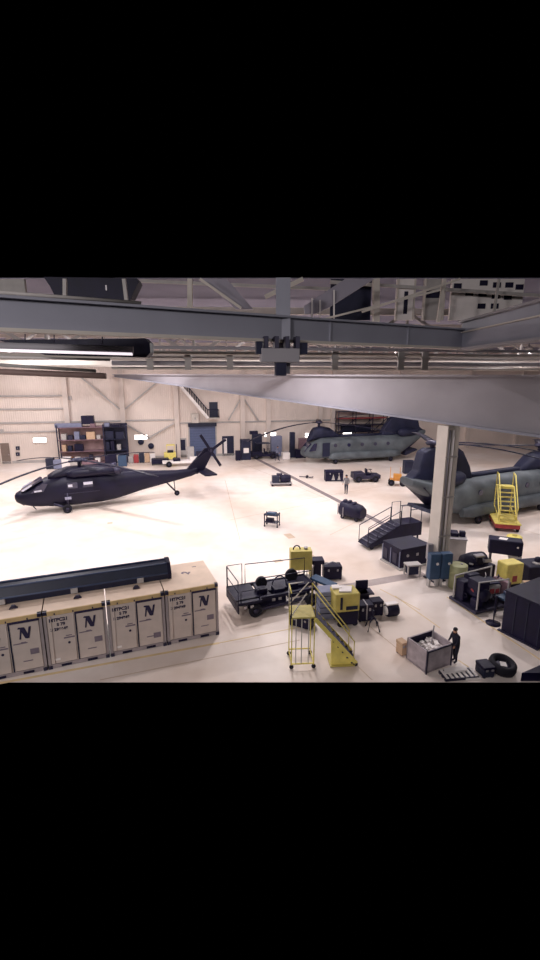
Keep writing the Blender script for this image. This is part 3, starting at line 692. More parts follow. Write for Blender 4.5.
for x in (-.5, .5): MB().box(x-.04, x+.04, -.2, -.14, 0, .68).box(x-.04, x+.04, .14, .2, 0, .68).build('leg', 'dsteel', t)
p = G(327, 620)
t = thing('compressor_unit', 'blue grey ribbed cabinet unit left of the yellow unit with white papers', 'cabinet', (p.x, p.y+.25, 0), R(8))
MB().box(-.38, .38, -.35, .35, .08, 1.35).build('body', 'bluegrey', t, .05)
for z in (.35, .62, .9, 1.15): MB().box(-.39, .39, -.36, .36, z, z+.03).build('rib', 'navy', t)
for x in (-.3, .3): wheel('caster', (x, -.25, .07), .07, .05, t, 10); wheel('caster', (x, .25, .07), .07, .05, t, 10)
p = G(345.5, 627)
t = thing('ground_power_unit', 'yellow unit on a black wheeled base with white papers on top', 'machine', (p.x, p.y+.35, 0), R(10))
MB().box(-.35, .45, -.4, .4, .12, .72).build('base', 'black', t, .03)
MB().box(-.55, .5, -.42, .42, .72, 1.52).build('housing', 'mustard', t, .05)
MB().box(-.35, -.25, -.44, -.4, .85, 1.4).box(-.1, .4, -.44, -.41, .82, .98).build('grille', 'chindark', t)
for x in (-.28, .36):
    for y in (-.3, .3): wheel('wheel', (x, y, .13), .13, .08, t, 12)
tag(MB().prism([(-.4, -.2), (.1, -.35), (.35, .1), (-.1, .3)], 0, .05, 'z').build('paper_stack', 'white', loc=(p.x, p.y+.4, 1.525), rz=.3), 'crumpled white papers on top of the yellow unit', 'paper')
tag(MB().prism([(-.2, -.15), (.2, -.1), (.1, .2), (-.2, .15)], 0, .07, 'z').build('plastic_sheet', 'white', loc=(p.x-.35, p.y+.5, 1.525)), 'small white sheet at the left corner of the yellow unit top', 'sheet')
case('black low case under the platform of the yellow rolling stair', G(303, 629)+Vector((0, .3, 0)), R(-28), .95, .55, .5)
t = case('dark case on a stand with a light strap, left of the tripod', G(365, 622)+Vector((0, .25, 0)), R(8), .62, .5, .78); MB().box(.0, .05, -.27, .27, .1, .8).build('strap', 'metal', t)
case('dark case right behind the small tripod', G(376.5, 616)+Vector((0, .2, 0)), R(12), .5, .45, .7)
t = thing('monitor', 'small black monitor standing on a dark cabinet beside the yellow unit', 'monitor', G(362, 609)+Vector((0, .3, 0)), R(8))
MB().box(-.3, .3, -.25, .25, 0, .72).build('cabinet', 'black', t, .02); MB().box(-.28, .28, -.04, .04, .82, 1.25).build('screen', 'black', t, .01); MB().box(-.06, .06, -.05, .05, .72, .84).build('neck', 'dsteel', t)
MB().box(-.45, .5, -.3, .3, .66, .72).build('shelf', 'dsteel', t)
tp = G(372.5, 629)
t = thing('tripod', 'small dark tripod stand in front of the dark cases', 'tripod', tp, 0)
MB().cyl((0, 0, .45), (0, 0, .85), .04).build('post', 'black', t)
for k in range(4):
    a_ = R(45+90*k); MB().tube([(0, 0, .55), (.22*math.cos(a_), .22*math.sin(a_), .38), (.34*math.cos(a_), .34*math.sin(a_), .0)], .026).build('leg', 'black', t)
p = G(389.5, 618)
t = thing('wheeled_drum', 'short black drum with white end lying right of the dark cases', 'drum', (p.x+.12, p.y+.2, 0), R(15))
MB().lathe([(0,-.25),(.25,-.27),(.29,-.2),(.29,.2),(.25,.27),(0,.25)], c=(0, 0, .29), axis='x').build('body', 'black', t)
MB().lathe([(.0,-.32),(.2,-.31),(.2,-.26),(0,-.26)], c=(0, 0, .29), axis='x').build('end_cap', 'white', t)
MB().box(-.3, .25, -.12, .12, .56, .62).build('handle', 'white', t)

# crate of rubble, person
ct = thing('scrap_crate', 'open grey crate filled with white scrap in the right foreground', 'crate', (5.8, 14.95, 0), R(26))
CWx, CDy, CHz = .6, .5, .88
MB().box(-CWx, CWx, -CDy, CDy, .02, .1).build('base', 'crate', ct)
for nm_, bx in (('side_panel', (-CWx, CWx, -CDy, -CDy+.05)), ('side_panel', (-CWx, CWx, CDy-.05, CDy)), ('end_panel', (-CWx, -CWx+.05, -CDy, CDy)), ('end_panel', (CWx-.05, CWx, -CDy, CDy))):
    MB().box(*bx, .05, CHz).build(nm_, 'crate', ct)
MB().box(-CWx-.02, CWx+.02, -CDy-.03, -CDy, CHz-.05, CHz+.01).build('rim', 'dsteel', ct)
MB().box(-CWx+.055, CWx-.055, CDy-.07, CDy-.055, .12, CHz).box(-CWx+.055, -CWx+.07, -CDy+.055, CDy-.055, .12, CHz).build('interior_darkening', 'black', ct)  # black sheets added on two inner faces to darken the crate's inside
MB().box(CWx-.03, CWx+.02, -CDy-.03, -CDy+.02, 0, CHz).build('corner_post', 'dsteel', ct); MB().box(-CWx-.02, -CWx+.03, -CDy-.03, -CDy+.02, 0, CHz).build('corner_post', 'dsteel', ct)
random.seed(3)
sb = MB()
for k in range(46):
    c_ = Vector((random.uniform(-.42, .45), random.uniform(-.32, .33), random.uniform(.58, .72)))
    mx = Matrix.Translation(c_) @ Matrix.Rotation(random.uniform(0, 6), 4, 'Z') @ Matrix.Rotation(random.uniform(-.8, .8), 4, 'X')
    a0, b0 = random.uniform(.05, .15), random.uniform(.03, .08); sb.box(-a0, a0, -b0, b0, -.02, .02, mx)
sb.box(-CWx+.05, CWx-.05, -CDy+.05, CDy-.05, .15, .58)
o = sb.build('scrap_heap', 'white', loc=(5.8, 14.95, 0), rz=R(26)); tag(o, 'loose white scrap pieces heaped inside the grey crate', 'scrap', kind='stuff')
tag(MB().bar((5.92, 15.1, .55), (5.99, 15.16, 1.35), .035).build('pole', 'metal'), 'thin pale pole sticking up out of the scrap crate', 'pole')
case('small cardboard box behind the left corner of the scrap crate', G(402, 655)+Vector((.0, .1, 0)), R(24), .26, .35, .55, 'cardb', name='cardboard_box', cat='box')

def figure(name, label, loc, rz, h, joints, cloth='cloth', trousers=None, headc=(0, 0), hairm='hair', helmet=False):
    """one continuous skinned body; joints = dict of positions in units of the body height"""
    t = thing(name, label, 'person', loc, rz)
    J = {k: Vector(v)*h for k, v in joints.items()}
    order = list(J); idx = {k: i for i, k in enumerate(order)}
    E_ = [('pelvis', 'belly'), ('belly', 'chest'), ('chest', 'neck'), ('neck', 'headb'), ('headb', 'head')]
    rad = dict(pelvis=.095, belly=.088, chest=.1, neck=.032, headb=.045, head=.055)
    for s in 'lr':
        E_ += [('pelvis', 'hip'+s), ('hip'+s, 'knee'+s), ('knee'+s, 'ank'+s), ('ank'+s, 'toe'+s), ('chest', 'sh'+s), ('sh'+s, 'el'+s), ('el'+s, 'wr'+s), ('wr'+s, 'palm'+s)]
        rad.update({'hip'+s: .058, 'knee'+s: .038, 'ank'+s: .026, 'toe'+s: .022, 'sh'+s: .042, 'el'+s: .028, 'wr'+s: .018, 'palm'+s: .02})
    me = bpy.data.meshes.new('body'); me.from_pydata([J[k] for k in order], [(idx[a], idx[b]) for a, b in E_], [])
    o = bpy.data.objects.new('body', me); COL.objects.link(o)
    sk = o.modifiers.new('skin', 'SKIN'); sk.use_smooth_shade = True
    for i, k in enumerate(order):
        me.skin_vertices[0].data[i].radius = (rad[k]*h, rad[k]*h); me.skin_vertices[0].data[i].use_root = (k == 'pelvis')
    o.modifiers.new('sub', 'SUBSURF').levels = 2; o.modifiers['sub'].render_levels = 2
    dg = bpy.context.evaluated_depsgraph_get(); m2 = bpy.data.meshes.new_from_object(o.evaluated_get(dg)); bpy.data.objects.remove(o)
    m2.materials.clear()
    for q in (cloth, 'skin', trousers or cloth): m2.materials.append(M[q])
    for f in m2.polygons:
        z = f.center
        f.use_smooth = True
        if (z-J['head']).length < .085*h or min((z-J['palml']).length, (z-J['palmr']).length) < .035*h: f.material_index = 1
        elif z.z < J['pelvis'].z: f.material_index = 2
    o = bpy.data.objects.new('body', m2); COL.objects.link(o); o.parent = t
    hd = J['head']
    f_ = Vector((0, -1, 0))
    MB().ell(hd+Vector((0, .008*h, .022*h)), (.056*h, .06*h, .05*h)).build('hair', hairm, t)
    MB().ell(hd+Vector((0, -.058*h, -.002*h)), (.008*h, .012*h, .013*h), 8).build('nose', 'skin', t)
    for sx in (-1, 1):
        MB().ell(hd+Vector((sx*.02*h, -.05*h, .01*h)), (.007*h, .006*h, .005*h), 8).build('eye', 'hair', t)
        MB().ell(hd+Vector((sx*.055*h, 0, 0)), (.008*h, .014*h, .02*h), 8).build('ear', 'skin', t)
    for s in 'lr':
        pm = J['palm'+s]; dr = (J['palm'+s]-J['wr'+s]).normalized(); sd = dr.cross(Vector((0, 1, 0))).normalized()
        for k, ln in enumerate((.036, .042, .039, .031)):
            b0 = pm+sd*(.012*(k-1.5))*h; MB().tube([b0, b0+dr*ln*h*.55, b0+dr*ln*h+Vector((0, -.008*h, 0))], [.0052*h, .0048*h, .0038*h], 6).build('finger', 'skin', t)
        b0 = J['wr'+s]+dr*.012*h; MB().tube([b0, b0+sd*-.025*h+dr*.02*h, b0+sd*-.028*h+dr*.036*h], [.006*h, .0055*h, .0045*h], 6).build('thumb', 'skin', t)
    return t
def pose(lean=0, stride=0, armf=.0, armspread=0):
    """standing figure facing local -y; lean/stride in body heights"""
    j = dict(pelvis=(0, 0, .52), belly=(0, -lean*.3, .61), chest=(0, -lean*.7, .72), neck=(0, -lean, .83), headb=(0, -lean*1.05-.005, .875), head=(0, -lean*1.12-.01, .93))
    for s, g_ in (('l', 1), ('r', -1)):
        st = stride*g_
        j.update({'hip'+s: (g_*.05, 0, .49), 'knee'+s: (g_*.052, -st*.5-.015, .27), 'ank'+s: (g_*.055, -st+.01, .045), 'toe'+s: (g_*.06, -st-.075, .022),
                  'sh'+s: (g_*.105, -lean*.8, .795), 'el'+s: (g_*(.125+armspread), -lean*.8-armf*.4+st*.3, .64), 'wr'+s: (g_*(.115+armspread), -lean*.8-armf+st*.5-.02, .51+armf*.55), 'palm'+s: (g_*(.112+armspread), -lean*.8-armf*1.15+st*.55-.025, .475+armf*.6)})
    return j
figure('person', 'person in black clothes leaning over the right corner of the scrap crate', (6.78, 14.95, 0), R(-70), 1.42, pose(.07, .02, .09))
figure('person', 'person in grey work clothes standing on the open floor behind the covered cart', G(346, 494), R(-20), 1.75, pose(.02, .03, .12, .02), 'uniform', 'chindark')
figure('person', 'person in bluish overalls walking by the parked tractor near the back wall', G(277, 460.5), R(60), 1.8, pose(.04, .13, .1), 'bluegrey', 'chindark')

# pallet ladder, plank, box, tyre at the lower right
t = thing('slatted_pallet', 'white slatted pallet on the floor in front of the scrap crate', 'pallet', (6.6, 14.15, 0), R(8))
for y in (-.2, 0, .2): MB().box(-.62, .6, y-.05, y+.05, 0, .1).build('runner', 'dsteel', t)
for k in range(7): MB().box(-.58+k*.18, -.49+k*.18, -.24, .24, .1, .13).build('slat', 'white', t)
tag(MB().prism([(-.45, -.1), (.45, -.14), (.5, .08), (-.3, .12)], 0, .07, 'z').build('foam_sheet', 'white', loc=(6.45, 14.24, .135), rz=R(14)), 'white foam sheet lying on the slatted pallet', 'sheet')
tag(MB().box(-.3, .25, -.05, .05, 0, .06).build('white_plank', 'white', loc=(7.05, 13.98, 0), rz=R(5)), 'white plank on the floor left of the tyre', 'plank')
case('dark blue box on the floor left of the tyre', Vector((7.55, 14.25, 0)), R(10), .42, .5, .42, 'navy', 'black')
t = thing('tyre', 'big black tyre lying at the lower right beside the dark blue box', 'tyre', (8.22, 14.38, .26), 0)
t.rotation_euler = (R(10), R(5), 0)
MB().lathe([(.28,-.16),(.38,-.19),(.45,-.13),(.47,0),(.45,.13),(.38,.19),(.28,.16),(.25,0),(.28,-.16)], n=28).build('tread_ring', 'rubber', t)
MB().lathe([(0,-.05),(.26,-.06),(.26,.02),(.2,.05),(0,.04)], n=24).build('rim', 'dsteel', t)
MB().prism([(-.12, -.1), (.1, -.12), (.14, .08), (-.06, .12)], .05, .07, 'z').build('paper_tag', 'white', t)
tag(MB().prism([(8.62, 13.86), (9.7, 13.86), (9.7, 14.4)], .002, .32, 'z').build('dark_wedge', 'black'), 'black wedge shaped block at the lower right corner', 'block')

# big covered box, stanchion, blue table
p0, p1 = G(500, 630), G(539, 650)
ang = math.atan2(p1.y-p0.y, p1.x-p0.x)
t = thing('covered_crate', 'tall black covered crate cut by the right edge, beside the stanchion', 'crate', p0, ang)
Lx = (p1-p0).length
MB().box(.02, Lx, 0, 2.6, 0, 1.78).build('cover', 'black', t, .05)
MB().box(0, Lx+.02, -.02, 2.62, 1.76, 1.82).build('top_flap', 'black', t, .02)
for x in (.5, 1.0, 1.5): MB().box(x, x+.03, -.02, 0, .1, 1.72).build('seam', 'navy', t)
MB().box(-.05, Lx, -.12, .02, 0, .05).build('skid', 'dsteel', t)
p = G(493, 623.5)
t = thing('stanchion', 'black post on a round base in front of the engine dolly', 'post', p, 0)
MB().lathe([(0,0),(.3,0),(.3,.03),(.06,.06),(.025,.1),(.025,1.2),(.04,1.22),(.04,1.28),(0,1.28)]).build('post_and_base', 'black', t)
p = G(484, 605)
t = thing('work_table', 'low blue topped table between the engine dolly and the covered crate', 'table', (p.x+.75, p.y-.75, 0), R(20))
MB().box(-.55, .55, -.3, .3, .78, .84).build('tabletop', 'blue', t, .01)
for x in (-.5, .5):
    for y in (-.25, .25): MB().box(x-.025, x+.025, y-.025, y+.025, 0, .78).build('leg', 'dsteel', t)
tag(MB().prism([(-.3, -.2), (.35, -.15), (.3, .2), (-.25, .25)], 0, .12, 'z').build('blue_cover', 'navyl', loc=(p.x+.78, p.y-.75, .845)), 'folded blue cover on the blue topped table', 'cover')

# engine dolly (platform base with frames)
p0 = G(449, 602)
t = thing('engine_dolly', 'dark dolly frame carrying an engine on a flat base right of the steel column', 'dolly', (p0.x+.25, p0.y-.0, 0), A)
MB().box(-.1, 2.35, -1.35, .25, .08, .2).build('base', 'dsteel', t)
for x in (.05, 2.2):
    for y in (-1.2, .1): wheel('caster', (x, y, .06), .06, .05, t, 10)
for (x, y, hgt) in ((.1, -1.2, 1.5), (1.85, -1.2, 1.35), (0, .1, 1.3), (2.2, .1, 1.4)): MB().bar((x, y, .2), (x, y, hgt), .05).build('upright', 'lgrey', t)
MB().bar((.1, -1.2, 1.48), (1.85, -1.2, 1.35), .05).bar((0, .1, 1.28), (2.2, .1, 1.38), .05).build('top_rail', 'lgrey', t)
MB().lathe([(0,-.75),(.28,-.72),(.34,-.4),(.3,0),(.36,.3),(.3,.7),(.16,.8),(0,.8)], c=(.55, -.5, .75), axis='y').build('engine', 'black', t)
MB().box(.2, .85, -1.1, -.45, .95, 1.4).box(.1, .5, -1.15, -.8, .2, .6).build('gearbox', 'black', t, .03)
MB().box(1.0, 1.75, -.9, -.2, .55, .95).build('control_unit', 'lgrey', t, .03)
MB().box(1.1, 1.35, -.93, -.9, .6, .85).box(1.45, 1.65, -.93, -.9, .6, .8).build('gauge', 'red', t)
MB().prism([(1.0, -.85), (1.6, -.95), (1.75, -.3), (1.1, -.2)], 1.05, 1.12, 'z').build('manual_board', 'chindark', t)
for x in (.25, .95, 1.9): MB().tube([(x, -1.0, .25), (x+.1, -.9, .7), (x-.05, -.7, .95)], .04).build('hose', 'red' if x == .25 else 'dsteel', t)
MB().box(1.9, 2.15, -1.1, -.3, .3, 1.1).build('battery_box', 'purple', t, .02)
random.seed(5)
for k in range(16):
    x, y, z = random.uniform(.1, 2.0), random.uniform(-1.15, .0), random.uniform(.22, 1.15)
    q = Vector((x+random.uniform(-.3, .3), y+random.uniform(-.3, .3), z+random.uniform(-.1, .35)))
    MB().tube([(x, y, z), ((x+q.x)/2, (y+q.y)/2-.1, (z+q.z)/2+.1), q], random.uniform(.02, .05), 6).build('pipe', random.choice(('black', 'dsteel', 'red', 'metal', 'black')), t)
MB().box(.05, .5, -.4, .1, .2, 1.15).box(.6, 1.2, -.2, .2, .2, 1.3).build('dark_cover', 'black', t, .04)
p = G(478, 586)
t = thing('tarp_machine', 'black machine heaped with dark covers behind the engine dolly', 'machine', (p.x, p.y+.6, 0), A)
MB().box(-.8, .9, -.5, .7, .15, .95).build('body', 'black', t, .06)
MB().lathe([(0,-.7),(.4,-.6),(.45,0),(.4,.6),(0,.7)], c=(.0, .1, 1.05), axis='x').build('drum', 'black', t)
MB().prism([(-.3, -.35), (.2, -.42), (.3, -.1), (-.2, -.05)], 1.42, 1.5, 'z').build('loose_cloth', 'metal', t)
random.seed(8)
for k in range(14):
    x, y, z = random.uniform(-.8, .75), random.uniform(-.5, .5), random.uniform(.8, 1.35)
    s_ = random.uniform(.08, .22); mx = Matrix.Translation((x, y, z)) @ Matrix.Rotation(random.uniform(0, 3), 4, 'Z') @ Matrix.Rotation(random.uniform(-.6, .6), 4, 'X')
    MB().box(-s_, s_, -s_*.6, s_*.6, -s_*.4, s_*.5, mx).build('fitting', random.choice(('black', 'dsteel', 'black', 'chindark', 'metal')), t)
for x in (-.6, .7):
    for y in (-.3, .5): wheel('wheel', (x, y, .15), .15, .1, t, 12)
p = G(505, 566)
t = thing('transit_case', 'large black transit case raised on a stand behind the yellow unit at right', 'case', (p.x-.05, p.y+.1, 0), R(-22))
MB().box(-.85, .8, -.4, .4, .75, 1.55).build('body', 'black', t, .06); MB().prism([(-.4, -.2), (.0, -.25), (.1, .1), (-.3, .15)], 1.55, 1.56, 'z').build('paper', 'white', t)
MB().cyl((.55, -.42, 1.25), (.55, -.4, 1.25), .05).build('dial', 'white', t)
for x in (-.7, .65):
    for y in (-.3, .3): MB().box(x-.04, x+.04, y-.04, y+.04, 0, .75).build('leg', 'dsteel', t)
MB().box(.2, .8, -.35, .35, .45, .72).build('tray', 'lgrey', t)
p = G(511, 592)
t = thing('yellow_pump_unit', 'yellow pump unit on black base at the far right, before the raised black case', 'machine', (p.x-.1, p.y+.2, 0), R(15))
MB().box(-.45, .5, -.35, .35, .45, 1.5).build('housing', 'yellow', t, .06); MB().box(-.5, .45, -.32, .32, .1, .45).build('base', 'black', t, .02)
MB().box(-.1, .15, -.37, -.35, .6, .9).build('opening', 'red', t)
for x in (-.4, .35):
    for y in (-.25, .25): wheel('wheel', (x, y, .11), .11, .07, t, 12)
p = G(536, 588)
t = thing('ground_cart', 'black equipment cart with a round cap at the right edge', 'cart', (p.x+.3, p.y+.5, 0), R(10))
MB().box(-.9, 1.2, -.5, .6, .2, 1.15).build('body', 'black', t, .06); MB().ell((-.1, 0, 1.28), (.17, .17, .17)).build('cap', 'black', t); MB().box(-.4, .0, -.3, .0, 1.15, 1.2).build('tray', 'lgrey', t)
for x in (-.7, .9):
    for y in (-.4, .5): wheel('wheel', (x, y, .2), .2, .12, t, 14)
p = G(533, 604)
t = thing('pedestal_table', 'small pale pedestal table at the right edge before the black cart', 'table', (p.x, p.y, 0), 0)
MB().box(-.5, .6, -.25, .25, 1.0, 1.06).build('tabletop', 'cardb', t, .01); MB().cyl((0, 0, .04), (0, 0, 1.0), .045).build('pedestal', 'steelc', t); MB().cyl((0, 0, 0), (0, 0, .04), .3).build('base', 'steelc', t)

# blue cabinets at the column
pc = BP
for k, (dx, dy) in enumerate(((-.8, -.75), (-.1, -.7))):
    t = thing('electrical_cabinet', ('blue electrical cabinet on grey legs fixed in front of the steel column', 'blue electrical cabinet on grey legs right of the column, beside the grey tank')[k], 'cabinet', (pc.x+.2+dx*.85, pc.y+dy-.1, 0), R(8), 'blue cabinets at the column')
    MB().box(-.27, .27, -.18, .18, .42, 1.75).build('body', 'blue', t, .02)
    MB().box(-.25, .25, -.2, -.18, .46, 1.71).build('door', 'blue', t, .01)
    MB().cyl((.08, -.23, 1.25), (.08, -.2, 1.25), .07, n=12).build('dial', 'white', t)
    for x in (-.2, .2): MB().box(x-.05, x+.05, -.12, .1, 0, .42).build('leg', 'lgrey', t)
p = G(418.5, 577)
t = thing('side_cart', 'small pale grey cart with a tray standing left of the steel column', 'cart', (p.x-.3, p.y+.15, 0), R(10))
MB().box(-.4, .4, -.25, .25, .62, .7).build('tray', 'lgrey', t, .02); MB().box(-.28, .25, -.2, .2, .15, .6).build('bin', 'chindark', t)
for x in (-.34, .34):
    for y in (-.2, .2): MB().box(x-.03, x+.03, y-.03, y+.03, 0, .62).build('leg', 'lgrey', t)
t = thing('junction_box', 'pale grey junction box mounted low on the left face of the steel column', 'box', (pc.x-.52, pc.y-.25, 1.2), R(8))
MB().box(-.14, .14, -.1, .1, 0, .8).build('body', 'metal', t, .01); MB().box(-.1, .1, -.12, -.1, .1, .35).build('cover_plate', 'dsteel', t)
p = G(456, 567)
t = thing('storage_tank', 'light grey square tank right behind the blue cabinets with dark items on top', 'tank', (p.x+.0, p.y+1.0, 0), R(-14))
MB().box(-.85, .75, -.5, .6, .1, 1.4).build('body', 'lgrey', t, .04); MB().box(-.88, .78, -.53, .63, 1.38, 1.46).build('rim', 'metal', t, .01)
for x in (-.7, .6): MB().box(x-.06, x+.06, -.4, .5, 0, .1).build('skid', 'dsteel', t)
for k, (x, y, a0, b0, c0) in enumerate(((-.02, .1, .38, .3, .22), (-.68, .3, .2, .16, .2), (.9, .0, .2, .15, .3))):
    if k == 2: x = .6
    c_, s_ = math.cos(R(-14)), math.sin(R(-14)); wx, wy = p.x+x*c_-y*s_, p.y+1.0+x*s_+y*c_
    tag(MB().box(-a0, a0 if k != 2 else .12, -b0, b0, 0, c0).build('tool_bag', 'black', loc=(wx, wy, 1.465), rz=R(-14), bevel=.04), ('wide black bag in the middle of the grey tank top', 'small black bag on the left corner of the grey tank top', 'small black bag on the right corner of the grey tank top')[k], 'bag')
p = G(459, 590)
t = thing('oil_drum', 'pale olive round drum between the blue cabinets and the engine dolly', 'drum', (p.x, p.y+.3, 0), 0)
MB().lathe([(0,0),(.4,0),(.42,.03),(.42,.4),(.44,.42),(.42,.44),(.42,.85),(.44,.87),(.42,.89),(.42,1.2),(.38,1.22),(0,1.22)], n=24).build('body', 'olive', t)
MB().cyl((.15, 0, 1.22), (.15, 0, 1.26), .06).build('bung', 'metal', t)
# ------------------------------------------------------------------ black stairs and box by the column
p = G(371, 545)
q = G(402, 528)
t = thing('boarding_stairs', 'black boarding stairs with thin dark tube rails left of the steel column', 'stairs', (5.8, 25.85, 0), R(21.5))
MB().prism([(0, .2), (.2, .4), (2.3, 1.35), (3.9, 1.35), (3.9, .5), (1.8, .5), (.3, .15)], -.05, 1.05).build('stair_body', 'black', t)
for k in range(7): MB().box(.15+k*.3, .42+k*.3, .02, .98, .42+k*.135, .45+k*.135).build('tread', 'dsteel', t)
for y in (0, 1.0):
    MB().tube([(.05, y, .3), (.05, y, 1.3), (2.3, y, 2.2), (2.3, y, 1.35)], .028).build('handrail', 'dsteel', t)
    MB().tube([(2.35, y, 1.35), (2.35, y, 2.5), (3.0, y, 2.5), (3.0, y, 1.35)], .028).build('handrail', 'dsteel', t)
    MB().tube([(3.05, y, 2.2), (3.85, y, 2.2), (3.85, y, 1.35)], .028).build('handrail', 'dsteel', t)
    MB().tube([(.7, y, .65), (.7, y, 1.0), (2.2, y, 1.65)], .022).build('mid_rail', 'dsteel', t)
for x in (.35, 2.4, 3.7):
    for y in (.05, .95): MB().bar((x, y, .15), (x, y, .3 if x < 1 else .6), .08).build('leg', 'black', t); wheel('wheel', (x, y, .14), .14, .1, t, 12)
p0, p1 = G(378, 553), G(400, 570)
t = thing('equipment_container', 'large black equipment container with pale corner straps beside the boarding stairs', 'container', (p1.x, p1.y, 0), R(24))
MB().box(0, 2.0, 0, 1.55, .08, 1.1).build('body', 'black', t, .03)
MB().box(-.02, 2.02, -.02, 1.57, 1.1, 1.17).build('lid', 'black', t, .02)
for y in (.05, .8, 1.5): MB().box(-.03, 0, y, y+.05, .1, 1.0).build('strap', 'bluegrey', t)
for y in (.3, 1.1): MB().box(-.03, 0, y, y+.35, .25, .8).build('grille', 'dsteel', t)
MB().cyl((.45, -.04, .75), (.45, 0, .75), .08, n=12).build('dial', 'metal', t); MB().box(1.05, 1.2, -.02, 0, .65, .8).build('label_plate', 'metal', t)
MB().box(-.12, 2.0, -.12, 1.6, 0, .08).build('skid', 'lgrey', t)
# ------------------------------------------------------------------ mid floor
p = G(272, 527.5)
t = thing('tool_trolley', 'small black tool trolley standing alone in the middle of the floor', 'trolley', (p.x, p.y+.3, 0), R(-18))
MB().box(-.5, .5, -.3, .3, .82, .88).build('top', 'chindark', t); MB().box(-.48, .48, -.28, .28, .3, .34).build('shelf', 'dsteel', t)
MB().box(-.4, .1, -.2, .2, .34, .55).build('tool_box', 'black', t); MB().box(-.3, .3, -.2, .2, .88, 1.0).build('tray', 'blue', t)
for x in (-.46, .46):
    for y in (-.26, .26): MB().box(x-.03, x+.03, y-.03, y+.03, .1, .95).build('leg', 'black', t); wheel('caster', (x, y, .06), .06, .05, t, 10)
p = G(354, 521)
t = thing('covered_cart', 'rounded black covered cart on the drain line in front of the standing person', 'cart', (p.x, p.y+.5, 0), R(-42))
MB().loft([(-1.0, .2, 1.0, .4), (-.85, .15, 1.25, .58), (0, .15, 1.2, .62), (.5, .15, 1.1, .6), (.85, .2, .9, .45)], 16, 3).build('cover', 'black', t)
for (x, z) in ((-.7, 1.25), (-.3, 1.25), (.1, 1.2)): MB().ell((x, .0, z), (.14, .25, .12)).build('bundle', 'dsteel', t)
for x in (-.6, .55):
    for y in (-.45, .45): wheel('wheel', (x, y, .16), .16, .12, t, 12)
MB().box(-1.15, -1.08, -.3, -.25, .2, 1.0).box(-.5, -.45, -.62, -.58, .2, .9).build('strap', 'metal', t)
p = G(281, 486)
t = thing('engine_trolley', 'dark engine on a low trolley on the open floor left of the drain line', 'trolley', (p.x, p.y+.3, 0), R(8))
MB().box(-1.0, 1.0, -.45, .45, .2, .3).build('bed', 'metal', t)
MB().lathe([(0,-.1),(.36,-.05),(.4,.4),(.3,.9),(0,.95)], c=(0, 0, .65), axis='x').build('engine', 'black', t)
MB().box(-.85, -.15, -.3, .3, .3, .95).build('gearbox', 'navy', t, .04); MB().box(-.4, .1, -.2, .2, .95, 1.15).build('intake', 'dsteel', t)
for x in (-.85, .85):
    for y in (-.35, .35): wheel('caster', (x, y, .1), .1, .06, t, 12)
p = G(334, 481.5)
t = case('black case with pale triangles on its front below the far helicopter', Vector((p.x, p.y+.4, 0)), R(5), 1.75, .8, 1.05)
MB().prism([(-.3, .15), (.05, .15), (-.12, .75)], -.44, -.43).prism([(.3, .15), (.6, .15), (.45, .7)], -.44, -.43).build('pale_triangle', 'lgrey', t)
p = G(306, 478)
t = thing('tow_bar', 'small tow bar lying across the drain line', 'bar', (p.x, p.y, 0), R(-15))
MB().bar((-.7, 0, .12), (.7, 0, .12), .07).bar((.4, -.2, .12), (.7, .25, .12), .06).build('shaft', 'chindark', t)
wheel('wheel', (.1, -.12, .14), .14, .08, t, 12); wheel('wheel', (.1, .12, .14), .14, .08, t, 12)
# low tow tractor and yellow wheeled cart
def tow(name, label, p, rz, w_, body, seatm='black', cab=None):
    t = thing(name, label, 'tractor', (p.x, p.y, 0), rz)
    h = w_/2
    MB().prism([(-h, .32), (h, .32), (h, .7), (h*.5, .74), (h*.35, .62), (-h*.1, .62), (-h*.2, .95), (-h, .9)], -.6, .6).build('chassis', body, t, .04)
    for x in (-h*.62, h*.62):
        for y in (-.58, .58): wheel('wheel', (x, y, .32), .32, .22, t, 16)
    MB().box(0, .45, -.3, .3, .62, .85).box(-.02, .1, -.3, .3, .85, 1.25).build('seat', seatm, t, .03)
    MB().tube([(h*.45, 0, .7), (h*.35, 0, 1.15)], .03).build('steering_column', 'dsteel', t)
    MB().lathe([(.16,-.015),(.19,0),(.16,.015),(.14,0),(.16,-.015)], c=(h*.33, 0, 1.17), n=14).build('steering_wheel', 'rubber', t)
    if cab:
        for x in (-h*.5, h*.3):
            for y in (-.5, .5): MB().bar((x, y, .8), (x, y, 1.9), .05).build('roof_post', cab, t)
        MB().box(-h*.6, h*.4, -.6, .6, 1.9, 1.97).build('canopy', cab, t)
    return t
tow('tow_tractor', 'low grey tow tractor with dark wheels below the far helicopter', G(366, 482)+Vector((0, .4, 0)), R(6), 2.7, 'dsteel')
p = G(398, 486)
t = thing('hydraulic_cart', 'orange yellow wheeled cart at the tail of the near helicopter', 'cart', (p.x, p.y+.3, 0), R(-15))
MB().box(-.7, .75, -.35, .35, .5, .6).build('bed', 'orange', t); MB().box(-.4, .35, -.25, .25, .6, 1.1).build('tank', 'orange', t, .03)
for x in (-.55, .5):
    for y in (-.42, .42): wheel('wheel', (x, y, .3), .3, .16, t, 14)
for x in (-.68, .2): MB().bar((x, 0, .6), (x, 0, 1.75), .05).build('upright', 'orange', t)
MB().bar((.6, 0, .6), (1.6, 0, .3), .05).build('tow_arm', 'orange', t)
p = G(409, 474)
t = thing('dark_cabinet', 'dark blue cabinet standing by the tail ramp of the near helicopter', 'cabinet', (p.x, p.y+.3, 0), R(5))
MB().box(-.55, .5, -.35, .35, .1, 1.4).build('body', 'navy', t, .03); MB().box(-.5, .45, -.37, -.35, .7, 1.3).build('door', 'chindark', t)
for x in (-.45, .4): MB().box(x-.05, x+.05, -.3, .3, 0, .1).build('skid', 'dsteel', t)
